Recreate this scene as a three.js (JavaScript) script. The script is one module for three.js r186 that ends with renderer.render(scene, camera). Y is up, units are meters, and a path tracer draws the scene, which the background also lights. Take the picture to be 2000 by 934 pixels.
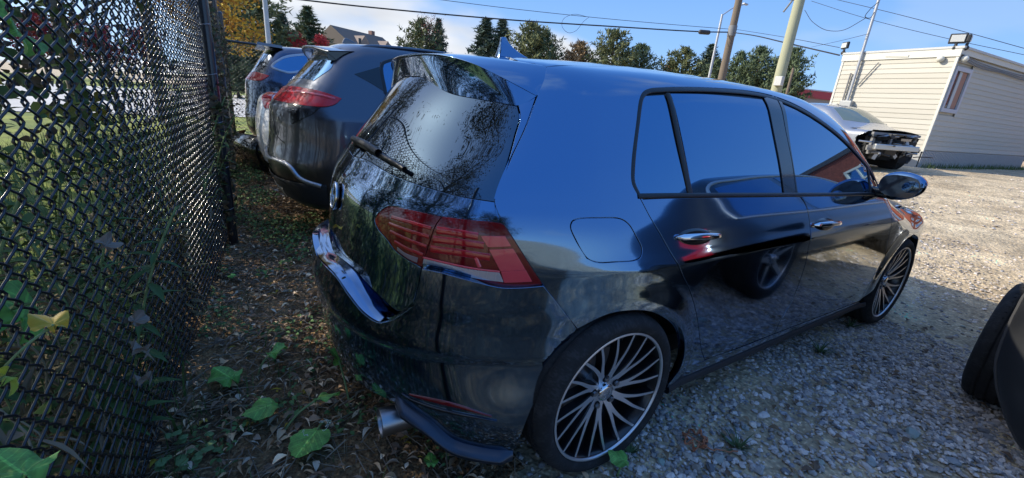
import * as THREE from 'three';
import { mergeGeometries, mergeVertices } from 'three/addons/utils/BufferGeometryUtils.js';
import { RoundedBoxGeometry } from 'three/addons/geometries/RoundedBoxGeometry.js';
import { ImprovedNoise } from 'three/addons/math/ImprovedNoise.js';

// ---------- camera, sky, sun, exposure ----------
const scene = new THREE.Scene();
const W_PX = 2000, H_PX = 934, FPX = 816.26;
const camera = new THREE.PerspectiveCamera(2 * Math.atan(H_PX / 2 / FPX) * 180 / Math.PI, W_PX / H_PX, 0.05, 2000);
const CAM = new THREE.Vector3(-1.00929, 1.26017, 1.71154);
const CF = new THREE.Vector3(0.51970124, -0.30783848, -0.79696053), CR = new THREE.Vector3(0.84882018, 0.08010317, 0.52257802), CU = new THREE.Vector3(0.09703056, 0.94806063, -0.30292923);
camera.position.copy(CAM);
camera.quaternion.setFromRotationMatrix(new THREE.Matrix4().makeBasis(CR, CU, CF.clone().negate()));
const SUN_DIR = new THREE.Vector3(-0.78, 0.62, -0.66).normalize();
const EXPOSURE = 2.1;

const NOI = new ImprovedNoise();
const fbm = (x, y, z, o = 5) => { let a = 0, s = 1, f = 1; for (let i = 0; i < o; i++) { a += s * NOI.noise(x * f, y * f, z * f); s *= 0.5; f *= 2.03; } return a; };
const sstep = (a, b, x) => { const t = Math.min(1, Math.max(0, (x - a) / (b - a))); return t * t * (3 - 2 * t); };
const lerp = (a, b, t) => a + (b - a) * t;
function rng(seed) { let s = seed >>> 0; return () => { s = (s + 0x6D2B79F5) >>> 0; let t = Math.imul(s ^ (s >>> 15), 1 | s); t = (t + Math.imul(t ^ (t >>> 7), 61 | t)) ^ t; return ((t ^ (t >>> 14)) >>> 0) / 4294967296; }; }
const V = (x, y, z) => new THREE.Vector3(x, y, z);

{ // sky: clear blue with broken cloud low over the rows of parked cars
  const w = 2048, h = 1024, d = new Float32Array(w * h * 4);
  for (let j = 0; j < h; j++) {
    const el = ((j + 0.5) / h - 0.5) * Math.PI;
    for (let i = 0; i < w; i++) {
      const az = ((i + 0.5) / w - 0.5) * 2 * Math.PI;            // three.js: u = atan2(z, x) / 2pi + 0.5
      const dx = Math.cos(el) * Math.cos(az), dy = Math.sin(el), dz = Math.cos(el) * Math.sin(az);
      const e = Math.max(0, dy);
      const t = Math.pow(1 - e, 4.4);
      let r = lerp(0.055, 0.25, t), g = lerp(0.165, 0.40, t), b = lerp(0.44, 0.58, t);
      const cs = dx * SUN_DIR.x + dy * SUN_DIR.y + dz * SUN_DIR.z, glow = Math.pow(Math.max(0, cs), 5) * 0.55 + Math.pow(Math.max(0, cs), 40) * 1.6;
      r += glow; g += glow * 0.95; b += glow * 0.8;
      if (dy > -0.02) {
        const k = 1 / (dy + 0.16), px = dx * k, pz = dz * k;
        const a2 = Math.atan2(dz, dx);                             // cloud bank towards -z
        const toward = Math.exp(-Math.pow((a2 + 1.35) / 0.55, 2)) * sstep(0.50, 0.06, dy);
        let n = fbm(px * 0.55 + 3.1, pz * 0.55 + 7.7, 2.2, 6) * 0.75 + fbm(px * 0.17, pz * 0.17, 9.1, 3) * 0.5;
        let c = sstep(0.16, 0.60, n + toward * 1.05 - 0.20);
        const shade = 0.80 + 0.22 * fbm(px * 1.1 + 1, pz * 1.1, 5.5, 4);
        const wisp = sstep(0.25, 0.6, fbm(px * 0.8 + 11, pz * 0.8 - 4, 1.3, 5)) * 0.12;
        c = Math.max(c * 0.93, wisp);
        r = lerp(r, 0.56 * shade, c); g = lerp(g, 0.575 * shade, c); b = lerp(b, 0.60 * shade, c);
      } else { r = 0.28; g = 0.27; b = 0.25; }
      const q = (j * w + i) * 4; d[q] = r; d[q + 1] = g; d[q + 2] = b; d[q + 3] = 1;
    }
  }
  const tex = new THREE.DataTexture(d, w, h, THREE.RGBAFormat, THREE.FloatType);
  tex.mapping = THREE.EquirectangularReflectionMapping; tex.magFilter = THREE.LinearFilter; tex.minFilter = THREE.LinearFilter; tex.needsUpdate = true;
  scene.background = tex; scene.environment = tex; scene.environmentIntensity = 1; scene.backgroundIntensity = 1;
}
const sun = new THREE.DirectionalLight(new THREE.Color(1.0, 0.91, 0.76), 2.65);
sun.position.copy(SUN_DIR).multiplyScalar(40); sun.target.position.set(0, 0, 0);
sun.castShadow = true; sun.shadow.mapSize.set(4096, 4096);
Object.assign(sun.shadow.camera, { left: -22, right: 22, top: 22, bottom: -22, near: 1, far: 120 });
scene.add(sun, sun.target);

// ---------- helpers ----------
const used = new Map();
function numbered(name) { const n = used.get(name) || 0; used.set(name, n + 1); return n ? name + '_' + String(n).padStart(3, '0') : name; }
function thing(name, label, category, group, pos = [0, 0, 0], turn = 0) {
  const o = new THREE.Group(); o.name = numbered(name); o.position.set(...pos); o.rotation.y = turn;
  o.userData = { label, category }; if (group) o.userData.group = group; scene.add(o); return o;
}
function tag(o, label, category, group) { o.userData.label = label; o.userData.category = category; if (group) o.userData.group = group; return o; }
function mesh(name, geo, mat, parent = scene) {
  if (Array.isArray(geo)) geo = geo.length > 1 ? merge(geo) : geo[0];
  const m = new THREE.Mesh(geo, mat); m.name = parent === scene ? numbered(name) : name; m.castShadow = m.receiveShadow = true; parent.add(m); return m;
}
function merge(list) {
  return mergeGeometries(list.map(g => { let q = g.index ? g.toNonIndexed() : g; const o = new THREE.BufferGeometry(); o.setAttribute('position', q.attributes.position); if (!q.attributes.normal) q.computeVertexNormals(); o.setAttribute('normal', q.attributes.normal); o.setAttribute('uv', q.attributes.uv || new THREE.BufferAttribute(new Float32Array(q.attributes.position.count * 2), 2)); return o; }));
}
function structure(o) { o.userData.kind = 'structure'; return o; }
function stuff(o) { o.userData.kind = 'stuff'; return o; }
function gbox(w, h, d, x = 0, y = 0, z = 0, ry = 0, rx = 0, rz = 0) { const g = new THREE.BoxGeometry(w, h, d); if (rx) g.rotateX(rx); if (rz) g.rotateZ(rz); if (ry) g.rotateY(ry); g.translate(x, y, z); return g; }
function grbox(w, h, d, r, x = 0, y = 0, z = 0, seg = 2) { const g = new RoundedBoxGeometry(w, h, d, seg, r); g.translate(x, y, z); return g; }
function gtube(pts, r, rs = 6, ts = 0, closed = false) { const c = new THREE.CatmullRomCurve3(pts.map(p => p.isVector3 ? p : V(...p)), closed, 'centripetal'); return new THREE.TubeGeometry(c, ts || Math.max(2, (pts.length - 1) * 4), r, rs, closed); }
function gcyl(a, b, r0, r1 = r0, seg = 10, open = false) { // tapered bar between two points
  const A = a.isVector3 ? a : V(...a), B = b.isVector3 ? b : V(...b), d = B.clone().sub(A), L = d.length();
  const g = new THREE.CylinderGeometry(r1, r0, L, seg, 1, open); g.translate(0, L / 2, 0);
  g.applyQuaternion(new THREE.Quaternion().setFromUnitVectors(V(0, 1, 0), d.normalize())); g.translate(A.x, A.y, A.z); return g;
}
const lin = (r, g, b) => new THREE.Color().setRGB(r, g, b);
const std = (c, rough = 0.8, metal = 0, extra = {}) => new THREE.MeshStandardMaterial({ color: c, roughness: rough, metalness: metal, ...extra });
const phys = (c, o) => new THREE.MeshPhysicalMaterial({ color: c, ...o });
function dataTex(w, h, fn, srgb = false, rx = 1, ry = 1) {
  const d = new Uint8Array(w * h * 4);
  for (let j = 0; j < h; j++) for (let i = 0; i < w; i++) { const c = fn(i / w, j / h, i, j); const q = (j * w + i) * 4; d[q] = c[0]; d[q + 1] = c[1]; d[q + 2] = c[2]; d[q + 3] = c[3] === undefined ? 255 : c[3]; }
  const t = new THREE.DataTexture(d, w, h); t.wrapS = t.wrapT = THREE.RepeatWrapping; t.magFilter = THREE.LinearFilter; t.minFilter = THREE.LinearMipmapLinearFilter; t.generateMipmaps = true; t.repeat.set(rx, ry);
  if (srgb) t.colorSpace = THREE.SRGBColorSpace; t.needsUpdate = true; return t;
}
// tileable value noise
function tileNoise(n, seed) { const R = rng(seed), a = new Float32Array(n * n); for (let i = 0; i < n * n; i++) a[i] = R(); return (u, v) => { u = ((u % 1) + 1) % 1 * n; v = ((v % 1) + 1) % 1 * n; const x = Math.floor(u), y = Math.floor(v); let fx = u - x, fy = v - y; fx = fx * fx * (3 - 2 * fx); fy = fy * fy * (3 - 2 * fy); const g = (i, j) => a[((j + n) % n) * n + (i + n) % n]; return lerp(lerp(g(x, y), g(x + 1, y), fx), lerp(g(x, y + 1), g(x + 1, y + 1), fx), fy); }; }
// photo pixel -> direction; ground height
function pixDir(u, v) { return CF.clone().addScaledVector(CR, (u - W_PX / 2) / FPX).addScaledVector(CU, (H_PX / 2 - v) / FPX).normalize(); }
function pixAt(u, v, depth) { const d = pixDir(u, v); return CAM.clone().addScaledVector(d, depth / d.dot(CF)); }
function groundH(x, z) { return 0.55 * sstep(3.6, 12.5, x + 0.12 * z) + 0.17 * sstep(-1.0, -7.5, z) * (1 - sstep(3, 9, x)) - 0.012; }
function pixGround(u, v) { const d = pixDir(u, v); let t = 0.3, p = CAM.clone(); for (let i = 0; i < 4000; i++) { p = CAM.clone().addScaledVector(d, t); if (p.y <= groundH(p.x, p.z)) break; t *= 1.004; } return p; }
function project(p) { const d = p.clone().sub(CAM), z = d.dot(CF); return [W_PX / 2 + FPX * d.dot(CR) / z, H_PX / 2 - FPX * d.dot(CU) / z]; }
// smooth 1-D interpolation (monotone cubic)
function pchip(xs, ys) {
  const n = xs.length, h = [], dl = [], m = new Array(n);
  for (let i = 0; i < n - 1; i++) { h[i] = xs[i + 1] - xs[i]; dl[i] = (ys[i + 1] - ys[i]) / h[i]; }
  m[0] = dl[0]; m[n - 1] = dl[n - 2];
  for (let i = 1; i < n - 1; i++) { if (dl[i - 1] * dl[i] <= 0) m[i] = 0; else { const a = 2 * h[i] + h[i - 1], b = h[i] + 2 * h[i - 1]; m[i] = (a + b) / (a / dl[i - 1] + b / dl[i]); } }
  return x => { if (x <= xs[0]) return ys[0] + m[0] * (x - xs[0]); if (x >= xs[n - 1]) return ys[n - 1] + m[n - 1] * (x - xs[n - 1]); let i = 0; while (x > xs[i + 1]) i++; const t = (x - xs[i]) / h[i], t2 = t * t, t3 = t2 * t; return ys[i] * (2 * t3 - 3 * t2 + 1) + h[i] * m[i] * (t3 - 2 * t2 + t) + ys[i + 1] * (-2 * t3 + 3 * t2) + h[i] * m[i + 1] * (t3 - t2); };
}
// ---------- car skin: an implicit solid F(x, y, |z|) cut into panels ----------
const smax = (a, b, k) => { const h = Math.max(0, k - Math.abs(a - b)); return Math.max(a, b) + h * h / (4 * k); };
class Skin {
  constructor(F, origin = [0, 0, 0], yaw = 0) { this.F = (x, y, z) => F(x, y, Math.abs(z)); this.o = V(...origin); this.q = new THREE.Quaternion().setFromAxisAngle(V(0, 1, 0), -yaw); }
  normal(p, e = 0.002) { const F = this.F; return V(F(p.x + e, p.y, p.z) - F(p.x - e, p.y, p.z), F(p.x, p.y + e, p.z) - F(p.x, p.y - e, p.z), F(p.x, p.y, p.z + e) - F(p.x, p.y, p.z - e)).normalize(); }
  cast(o, d, t0, t1, n = 80) { // first outside -> inside crossing
    const F = this.F; let a = t0, best = 1e9, tb = t0;
    let fa = F(o.x + d.x * a, o.y + d.y * a, o.z + d.z * a);
    for (let i = 1; i <= n; i++) {
      const b = t0 + (t1 - t0) * i / n, fb = F(o.x + d.x * b, o.y + d.y * b, o.z + d.z * b);
      if (Math.abs(fb) < best) { best = Math.abs(fb); tb = b; }
      if (fa > 0 && fb <= 0) { let l = a, r = b; for (let k = 0; k < 22; k++) { const m = (l + r) / 2; if (F(o.x + d.x * m, o.y + d.y * m, o.z + d.z * m) > 0) l = m; else r = m; } const m = (l + r) / 2; return { p: V(o.x + d.x * m, o.y + d.y * m, o.z + d.z * m), hit: true }; }
      a = b; fa = fb;
    }
    { const st = (t1 - t0) / n; let l = tb - st, r = tb + st; for (let k = 0; k < 30; k++) { const m1 = l + (r - l) / 3, m2 = r - (r - l) / 3; if (Math.abs(F(o.x + d.x * m1, o.y + d.y * m1, o.z + d.z * m1)) < Math.abs(F(o.x + d.x * m2, o.y + d.y * m2, o.z + d.z * m2))) r = m2; else l = m1; } tb = (l + r) / 2; }
    return { p: V(o.x + d.x * tb, o.y + d.y * tb, o.z + d.z * tb), hit: false, miss: best };
  }
  pix(u, v, off = 0) { const o = CAM.clone().sub(this.o).applyQuaternion(this.q), d = pixDir(u, v).applyQuaternion(this.q); const t1 = this.o.length() + 6; const r = this.cast(o, d, 0.1, t1, 600); return r.p; }
}
function chart(D) { const d = V(...D).normalize(); const b = V(0, 1, 0).addScaledVector(d, -d.y).normalize(); const a = b.clone().cross(d).normalize(); return { d, a, b }; }
function catmull2(pts, per) { // dense centripetal curve through 2-D points, ends included
  if (pts.length < 3) { const o = []; const n = Math.max(1, per * 2); for (let i = 0; i <= n; i++) o.push([lerp(pts[0][0], pts[1][0], i / n), lerp(pts[0][1], pts[1][1], i / n)]); return o; }
  const c = new THREE.CatmullRomCurve3(pts.map(p => V(p[0], p[1], 0)), false, 'centripetal'); return c.getPoints((pts.length - 1) * per).map(p => [p.x, p.y]);
}
const area2 = P => { let a = 0; for (let i = 0; i < P.length; i++) { const q = P[(i + 1) % P.length]; a += P[i][0] * q[1] - q[0] * P[i][1]; } return a / 2; };
function insetPoly(P, g) { // P counter-clockwise; g > 0 shrinks
  const n = P.length, o = [];
  for (let i = 0; i < n; i++) {
    const a = P[(i + n - 1) % n], b = P[i], c = P[(i + 1) % n];
    let e1 = [b[0] - a[0], b[1] - a[1]], e2 = [c[0] - b[0], c[1] - b[1]]; const l1 = Math.hypot(...e1) || 1e-9, l2 = Math.hypot(...e2) || 1e-9;
    let nx = -(e1[1] / l1 + e2[1] / l2), ny = e1[0] / l1 + e2[0] / l2; const l = Math.hypot(nx, ny) || 1; nx /= l; ny /= l;
    const cs = Math.max(0.45, nx * -e1[1] / l1 + ny * e1[0] / l1);
    o.push([b[0] + nx * g / cs, b[1] + ny * g / cs]);
  }
  return o;
}
function clipCell(P, x0, x1, y0, y1) {
  const cut = (Q, ax, v, sgn) => { const o = []; for (let i = 0; i < Q.length; i++) { const a = Q[i], b = Q[(i + 1) % Q.length], da = (a[ax] - v) * sgn, db = (b[ax] - v) * sgn; if (da >= 0) o.push(a); if ((da > 0 && db < 0) || (da < 0 && db > 0)) { const t = da / (da - db); o.push([a[0] + (b[0] - a[0]) * t, a[1] + (b[1] - a[1]) * t]); } } return o; };
  let Q = cut(P, 0, x0, 1); if (Q.length < 3) return null; Q = cut(Q, 0, x1, -1); if (Q.length < 3) return null; Q = cut(Q, 1, y0, 1); if (Q.length < 3) return null; Q = cut(Q, 1, y1, -1); return Q.length < 3 ? null : Q;
}
const inside2 = (P, x, y) => { let c = false; for (let i = 0, j = P.length - 1; i < P.length; j = i++) { const a = P[i], b = P[j]; if ((a[1] > y) !== (b[1] > y) && x < (b[0] - a[0]) * (y - a[1]) / (b[1] - a[1]) + a[0]) c = !c; } return c; };
// outline: array of runs; a run is an array of points [u, v] (photo pixels), {x,y,z} (metres) ; runs are smooth inside, corners where they meet
function outline(skin, ch, runs, per = 6) {
  const P = [];
  const to2 = q => { const p = Array.isArray(q) ? skin.pix(q[0], q[1]) : V(q.x, q.y, q.z); return [p.dot(ch.a), p.dot(ch.b)]; };
  for (const run of runs) { const c = catmull2(run.map(to2), per); for (let i = 0; i < c.length; i++) { const l = P[P.length - 1]; if (!l || Math.hypot(l[0] - c[i][0], l[1] - c[i][1]) > 6e-4) P.push(c[i]); } }
  const f = P[0], l = P[P.length - 1]; if (Math.hypot(f[0] - l[0], f[1] - l[1]) < 6e-4) P.pop();
  if (area2(P) < 0) P.reverse();
  return P;
}
function panelGeo(skin, ch, P, { cell = 0.018, off = 0, gap = 0, edge = 0.022, round = 0.0015, far = 3, flip = false } = {}) {
  let Q = gap ? insetPoly(P, gap) : P;
  const pos = [], nor = [], uv = [], idx = [], memo = new Map();
  const put = (x, y) => {
    const key = Math.round(x * 2e5) + '_' + Math.round(y * 2e5); let id = memo.get(key); if (id !== undefined) return id;
    const o = V(0, 0, 0).addScaledVector(ch.a, x).addScaledVector(ch.b, y).addScaledVector(ch.d, far), r = skin.cast(o, ch.d.clone().negate(), 0, far * 2, 90), n = skin.normal(r.p);
    id = pos.length / 3; pos.push(r.p.x + n.x * off, r.p.y + n.y * off, r.p.z + n.z * off); nor.push(n.x, n.y, n.z); uv.push(x, y); memo.set(key, id); return id;
  };
  let x0 = 1e9, x1 = -1e9, y0 = 1e9, y1 = -1e9; for (const p of Q) { x0 = Math.min(x0, p[0]); x1 = Math.max(x1, p[0]); y0 = Math.min(y0, p[1]); y1 = Math.max(y1, p[1]); }
  const nx = Math.ceil((x1 - x0) / cell), ny = Math.ceil((y1 - y0) / cell);
  for (let j = 0; j < ny; j++) {
    const ya = y0 + j * cell, yb = ya + cell, row = clipCell(Q, x0 - 1, x1 + 1, ya, yb); if (!row) continue;
    for (let i = 0; i < nx; i++) {
      const xa = x0 + i * cell, xb = xa + cell;
      let whole = inside2(Q, xa, ya) && inside2(Q, xb, ya) && inside2(Q, xa, yb) && inside2(Q, xb, yb);
      if (whole) for (const p of Q) if (p[0] > xa && p[0] < xb && p[1] > ya && p[1] < yb) { whole = false; break; }
      if (whole) { const a = put(xa, ya), b = put(xb, ya), c = put(xb, yb), d = put(xa, yb); idx.push(a, b, c, a, c, d); continue; }
      const c = clipCell(row, xa, xb, ya, yb); if (!c || Math.abs(area2(c)) < 1e-9) continue;
      const tri = THREE.ShapeUtils.triangulateShape(c.map(p => new THREE.Vector2(p[0], p[1])), []), id = c.map(p => put(p[0], p[1]));
      for (const t of tri) { const A = id[t[0]], B = id[t[1]], C = id[t[2]]; if (A !== B && B !== C && A !== C) idx.push(A, B, C); }
    }
  }
  if (edge > 0) { // rolled rim
    const n = Q.length, out = insetPoly(Q, -round), base = pos.length / 3;
    for (let i = 0; i < n; i++) {
      const q = Q[i], e = out[i], ip = put(q[0], q[1]);
      const nn = V(nor[ip * 3], nor[ip * 3 + 1], nor[ip * 3 + 2]), p = V(pos[ip * 3], pos[ip * 3 + 1], pos[ip * 3 + 2]);
      const od = V(0, 0, 0).addScaledVector(ch.a, e[0] - q[0]).addScaledVector(ch.b, e[1] - q[1]); od.addScaledVector(nn, -od.dot(nn)); const ol = od.length() || 1, ou = od.clone().divideScalar(ol);
      const p1 = p.clone().addScaledVector(ou, round).addScaledVector(nn, -round), p2 = p1.clone().addScaledVector(nn, -edge), m1 = nn.clone().add(ou).normalize();
      q._r = [p, nn, p1, m1, p2, ou];
    }
    const b0 = pos.length / 3;
    for (let i = 0; i < n; i++) { const r = Q[i]._r; for (const [p, m] of [[r[0], r[1]], [r[2], r[5]], [r[4], r[5]]]) { pos.push(p.x, p.y, p.z); nor.push(m.x, m.y, m.z); uv.push(0, 0); } delete Q[i]._r; }
    for (let i = 0; i < n; i++) { const a = b0 + i * 3, b = b0 + ((i + 1) % n) * 3; for (let k = 0; k < 2; k++) idx.push(a + k, a + k + 1, b + k, b + k, a + k + 1, b + k + 1); }
  }
  const g = new THREE.BufferGeometry(); g.setAttribute('position', new THREE.Float32BufferAttribute(pos, 3)); g.setAttribute('normal', new THREE.Float32BufferAttribute(nor, 3)); g.setAttribute('uv', new THREE.Float32BufferAttribute(uv, 2)); g.setIndex(idx); return g;
}
function mirrorZ(g) { const m = g.clone(); const p = m.attributes.position.array, n = m.attributes.normal.array; for (let i = 2; i < p.length; i += 3) { p[i] = -p[i]; n[i] = -n[i]; } const ix = m.index; if (ix) { const a = ix.array; for (let i = 0; i < a.length; i += 3) { const t = a[i]; a[i] = a[i + 1]; a[i + 1] = t; } } return m; }
// one panel as a Mesh; both = also its mirror image on the far side, as a mesh of its own
function panel(name, skin, D, runs, mat, parent, opt = {}) {
  const ch = chart(D), P = outline(skin, ch, runs, opt.per || 6);
  const g = panelGeo(skin, ch, P, opt), m = mesh(name, g, mat, parent);
  if (opt.both) mesh(name, mirrorZ(g), mat, parent);
  if (opt.back) { const b = panelGeo(skin, ch, insetPoly(P, -0.007), { cell: 0.05, off: -0.026, edge: 0, far: opt.far || 3 }); mesh('inner_skin', b, MAT.paint, parent); if (opt.both) mesh('inner_skin', mirrorZ(b), MAT.paint, parent); }
  return m;
}
// a raised strip that follows a line on the skin (seals, chrome, trim)
function stripGeo(skin, D, runs, w, h, opt = {}) {
  const ch = chart(D), pts = [];
  for (const run of runs) for (const c of catmull2(run.map(q => { const p = Array.isArray(q) ? skin.pix(q[0], q[1]) : V(q.x, q.y, q.z); return [p.dot(ch.a), p.dot(ch.b)]; }), opt.per || 8)) { const l = pts[pts.length - 1]; if (!l || Math.hypot(l[0] - c[0], l[1] - c[1]) > 5e-4) pts.push(c); }
  const prof = opt.prof || [[-0.5, 0], [-0.42, 0.75], [-0.2, 1], [0.2, 1], [0.42, 0.75], [0.5, 0]];
  const pos = [], idx = [], k = prof.length, far = 3;
  for (let i = 0; i < pts.length; i++) {
    const a = pts[Math.max(0, i - 1)], b = pts[Math.min(pts.length - 1, i + 1)]; let tx = b[0] - a[0], ty = b[1] - a[1]; const l = Math.hypot(tx, ty); tx /= l; ty /= l;
    const c = pts[i], o = V(0, 0, 0).addScaledVector(ch.a, c[0]).addScaledVector(ch.b, c[1]).addScaledVector(ch.d, far), r = skin.cast(o, ch.d.clone().negate(), 0, 6, 90), n = skin.normal(r.p);
    const side = V(0, 0, 0).addScaledVector(ch.a, -ty).addScaledVector(ch.b, tx); side.addScaledVector(n, -side.dot(n)).normalize();
    const ww = (typeof w === 'function' ? w(i / (pts.length - 1)) : w);
    for (const [u, v] of prof) { const q = r.p.clone().addScaledVector(side, u * ww + (opt.shift || 0)).addScaledVector(n, v * h + (opt.off || 0)); pos.push(q.x, q.y, q.z); }
  }
  for (let i = 0; i < pts.length - 1; i++) for (let j = 0; j < k - 1; j++) { const a = i * k + j, b = a + k; idx.push(a, b, a + 1, a + 1, b, b + 1); }
  const g = new THREE.BufferGeometry(); g.setAttribute('position', new THREE.Float32BufferAttribute(pos, 3)); g.setAttribute('uv', new THREE.Float32BufferAttribute(new Float32Array(pos.length / 3 * 2), 2)); g.setIndex(idx); g.computeVertexNormals(); return g;
}

// whole closed shell of a skin: rays leave a box-shaped core and stop at F = 0
function shellGeo(skin, core, res, drop) {
  const [bx0, bx1, by0, by1, bz] = core, E = 1.0, lo = V(bx0 - E, by0 - E, -bz - E), hi = V(bx1 + E, by1 + E, bz + E), size = hi.clone().sub(lo), out = [];
  const face = (ax, sgn) => {
    const u = (ax + 1) % 3, v = (ax + 2) % 3, g = k => size.getComponent(k), nu = Math.ceil(g(u) / res), nv = Math.ceil(g(v) / res), pos = [], nor = [], uv = [], idx = [];
    for (let i = 0; i <= nu; i++) for (let j = 0; j <= nv; j++) {
      const p = V(0, 0, 0); p.setComponent(ax, sgn > 0 ? hi.getComponent(ax) : lo.getComponent(ax)); p.setComponent(u, lo.getComponent(u) + g(u) * i / nu); p.setComponent(v, lo.getComponent(v) + g(v) * j / nv);
      const c = V(Math.min(bx1, Math.max(bx0, p.x)), Math.min(by1, Math.max(by0, p.y)), Math.min(bz, Math.max(-bz, p.z))), d = p.clone().sub(c).normalize();
      let a = 0, b = 2.2; for (let k = 0; k < 26; k++) { const m = (a + b) / 2; if (skin.F(c.x + d.x * m, c.y + d.y * m, c.z + d.z * m) > 0) b = m; else a = m; }
      const q = c.addScaledVector(d, a), n = skin.normal(q); pos.push(q.x, q.y, q.z); nor.push(n.x, n.y, n.z); uv.push(q.x, q.y);
    }
    for (let i = 0; i < nu; i++) for (let j = 0; j < nv; j++) { const a = i * (nv + 1) + j, b = a + nv + 1, q = sgn > 0 ? [[a, b, a + 1], [a + 1, b, b + 1]] : [[a, a + 1, b], [a + 1, b + 1, b]]; for (const t of q) { if (drop) { const m = V(0, 0, 0); for (const k of t) m.add(V(pos[k * 3], pos[k * 3 + 1], pos[k * 3 + 2])); m.multiplyScalar(1 / 3); if (drop(m)) continue; } idx.push(...t); } }
    const gm = new THREE.BufferGeometry(); gm.setAttribute('position', new THREE.Float32BufferAttribute(pos, 3)); gm.setAttribute('normal', new THREE.Float32BufferAttribute(nor, 3)); gm.setAttribute('uv', new THREE.Float32BufferAttribute(uv, 2)); gm.setIndex(idx); return gm;
  };
  return merge([face(0, 1), face(0, -1), face(1, 1), face(1, -1), face(2, 1), face(2, -1)]);
}
// ---------- materials ----------
const flake = (() => { const n1 = tileNoise(256, 5), n2 = tileNoise(64, 6); return dataTex(256, 256, (u, v) => { const k = 120 + 60 * (n1(u, v) - 0.5) + 30 * (n2(u, v) - 0.5); return [k, k, k]; }, false, 8, 8); })();
const dustRough = (() => { const a = tileNoise(8, 21), b = tileNoise(32, 22), c = tileNoise(128, 23); return dataTex(256, 256, (u, v) => { const k = a(u, v) * 0.5 + b(u, v) * 0.3 + c(u, v) * 0.2; const g = 40 + 150 * sstep(0.42, 0.8, k); return [g, g, g]; }, false, 1.4, 1.4); })();
const MAT = {
  gap: std(lin(0.012, 0.012, 0.013), 0.9),
  paint: phys(lin(0.12, 0.225, 0.375), { metalness: 1, roughness: 0.07, clearcoat: 1, clearcoatRoughness: 0.01 }),
  gloss: phys(lin(0.006, 0.007, 0.009), { roughness: 0.12, clearcoat: 0.6, clearcoatRoughness: 0.05 }),
  trim: std(lin(0.012, 0.013, 0.015), 0.38),
  rubber: std(lin(0.012, 0.012, 0.013), 0.72),
  plastic: std(lin(0.02, 0.021, 0.023), 0.55),
  chrome: std(lin(0.75, 0.76, 0.78), 0.08, 1),
  alu: std(lin(0.66, 0.67, 0.69), 0.32, 0.8),
  rimblack: phys(lin(0.008, 0.008, 0.009), { roughness: 0.3, clearcoat: 0.5, clearcoatRoughness: 0.1 }),
  glass: phys(lin(0.125, 0.255, 0.41), { roughness: 0.015, metalness: 0.96 }),
  redlens: phys(lin(0.40, 0.008, 0.015), { roughness: 0.08, clearcoat: 1, clearcoatRoughness: 0.02 }),
  darklens: phys(lin(0.14, 0.003, 0.007), { roughness: 0.07, clearcoat: 0.6, clearcoatRoughness: 0.02 }),
  brightred: phys(lin(0.70, 0.06, 0.08), { roughness: 0.15, clearcoat: 1, clearcoatRoughness: 0.03 }),
  clearlens: phys(lin(0.55, 0.55, 0.57), { roughness: 0.2, metalness: 0.5, clearcoat: 1, clearcoatRoughness: 0.03 }),
  lip: phys(lin(0.05, 0.058, 0.075), { roughness: 0.28, metalness: 0.7 }),
  lamp: phys(lin(0.58, 0.014, 0.022), { roughness: 0.12, clearcoat: 0.35, clearcoatRoughness: 0.03 }),
  rearglass: phys(lin(0.095, 0.135, 0.175), { roughness: 0.015, metalness: 0.96 }),
  steel: std(lin(0.35, 0.35, 0.36), 0.35, 1),
  disc: std(lin(0.30, 0.30, 0.31), 0.4, 1),
};
// ---------- dark blue hatchback: skin ----------
const gW = pchip([0.10, 0.16, 0.20, 0.26, 0.34, 0.45, 0.60, 0.72, 0.775, 0.79, 0.83, 0.90, 0.96, 1.00, 1.10, 1.20, 1.30, 1.38, 1.50],
  [0.74, 0.825, 0.858, 0.876, 0.886, 0.890, 0.893, 0.896, 0.897, 0.892, 0.876, 0.852, 0.829, 0.814, 0.776, 0.736, 0.694, 0.656, 0.59]);
const gTaper = pchip([0.1, 0.5, 0.9, 1.05, 1.2, 1.4], [0.055, 0.06, 0.062, 0.085, 0.12, 0.16]);
const gXr = pchip([0.10, 0.17, 0.24, 0.34, 0.45, 0.56, 0.66, 0.80, 0.88, 0.94, 0.99, 1.03, 1.15, 1.27, 1.40], [-0.52, -0.60, -0.665, -0.715, -0.745, -0.760, -0.745, -0.732, -0.722, -0.702, -0.672, -0.650, -0.570, -0.482, -0.37]);
const gTop = pchip([-0.9, -0.5, -0.3, 0, 0.4, 0.9, 1.3, 1.6, 1.85, 2.1, 2.35, 2.55, 2.75, 3.0, 3.25, 3.4, 3.5], [1.33, 1.395, 1.42, 1.444, 1.465, 1.474, 1.462, 1.427, 1.37, 1.27, 1.135, 1.01, 0.94, 0.87, 0.79, 0.71, 0.60]);
const gXf = pchip([0.1, 0.2, 0.45, 0.65, 0.8], [3.30, 3.42, 3.47, 3.44, 3.36]);
const GW = { r: V(0, 0.305, 0), f: V(2.637, 0.308, 0) };
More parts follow.
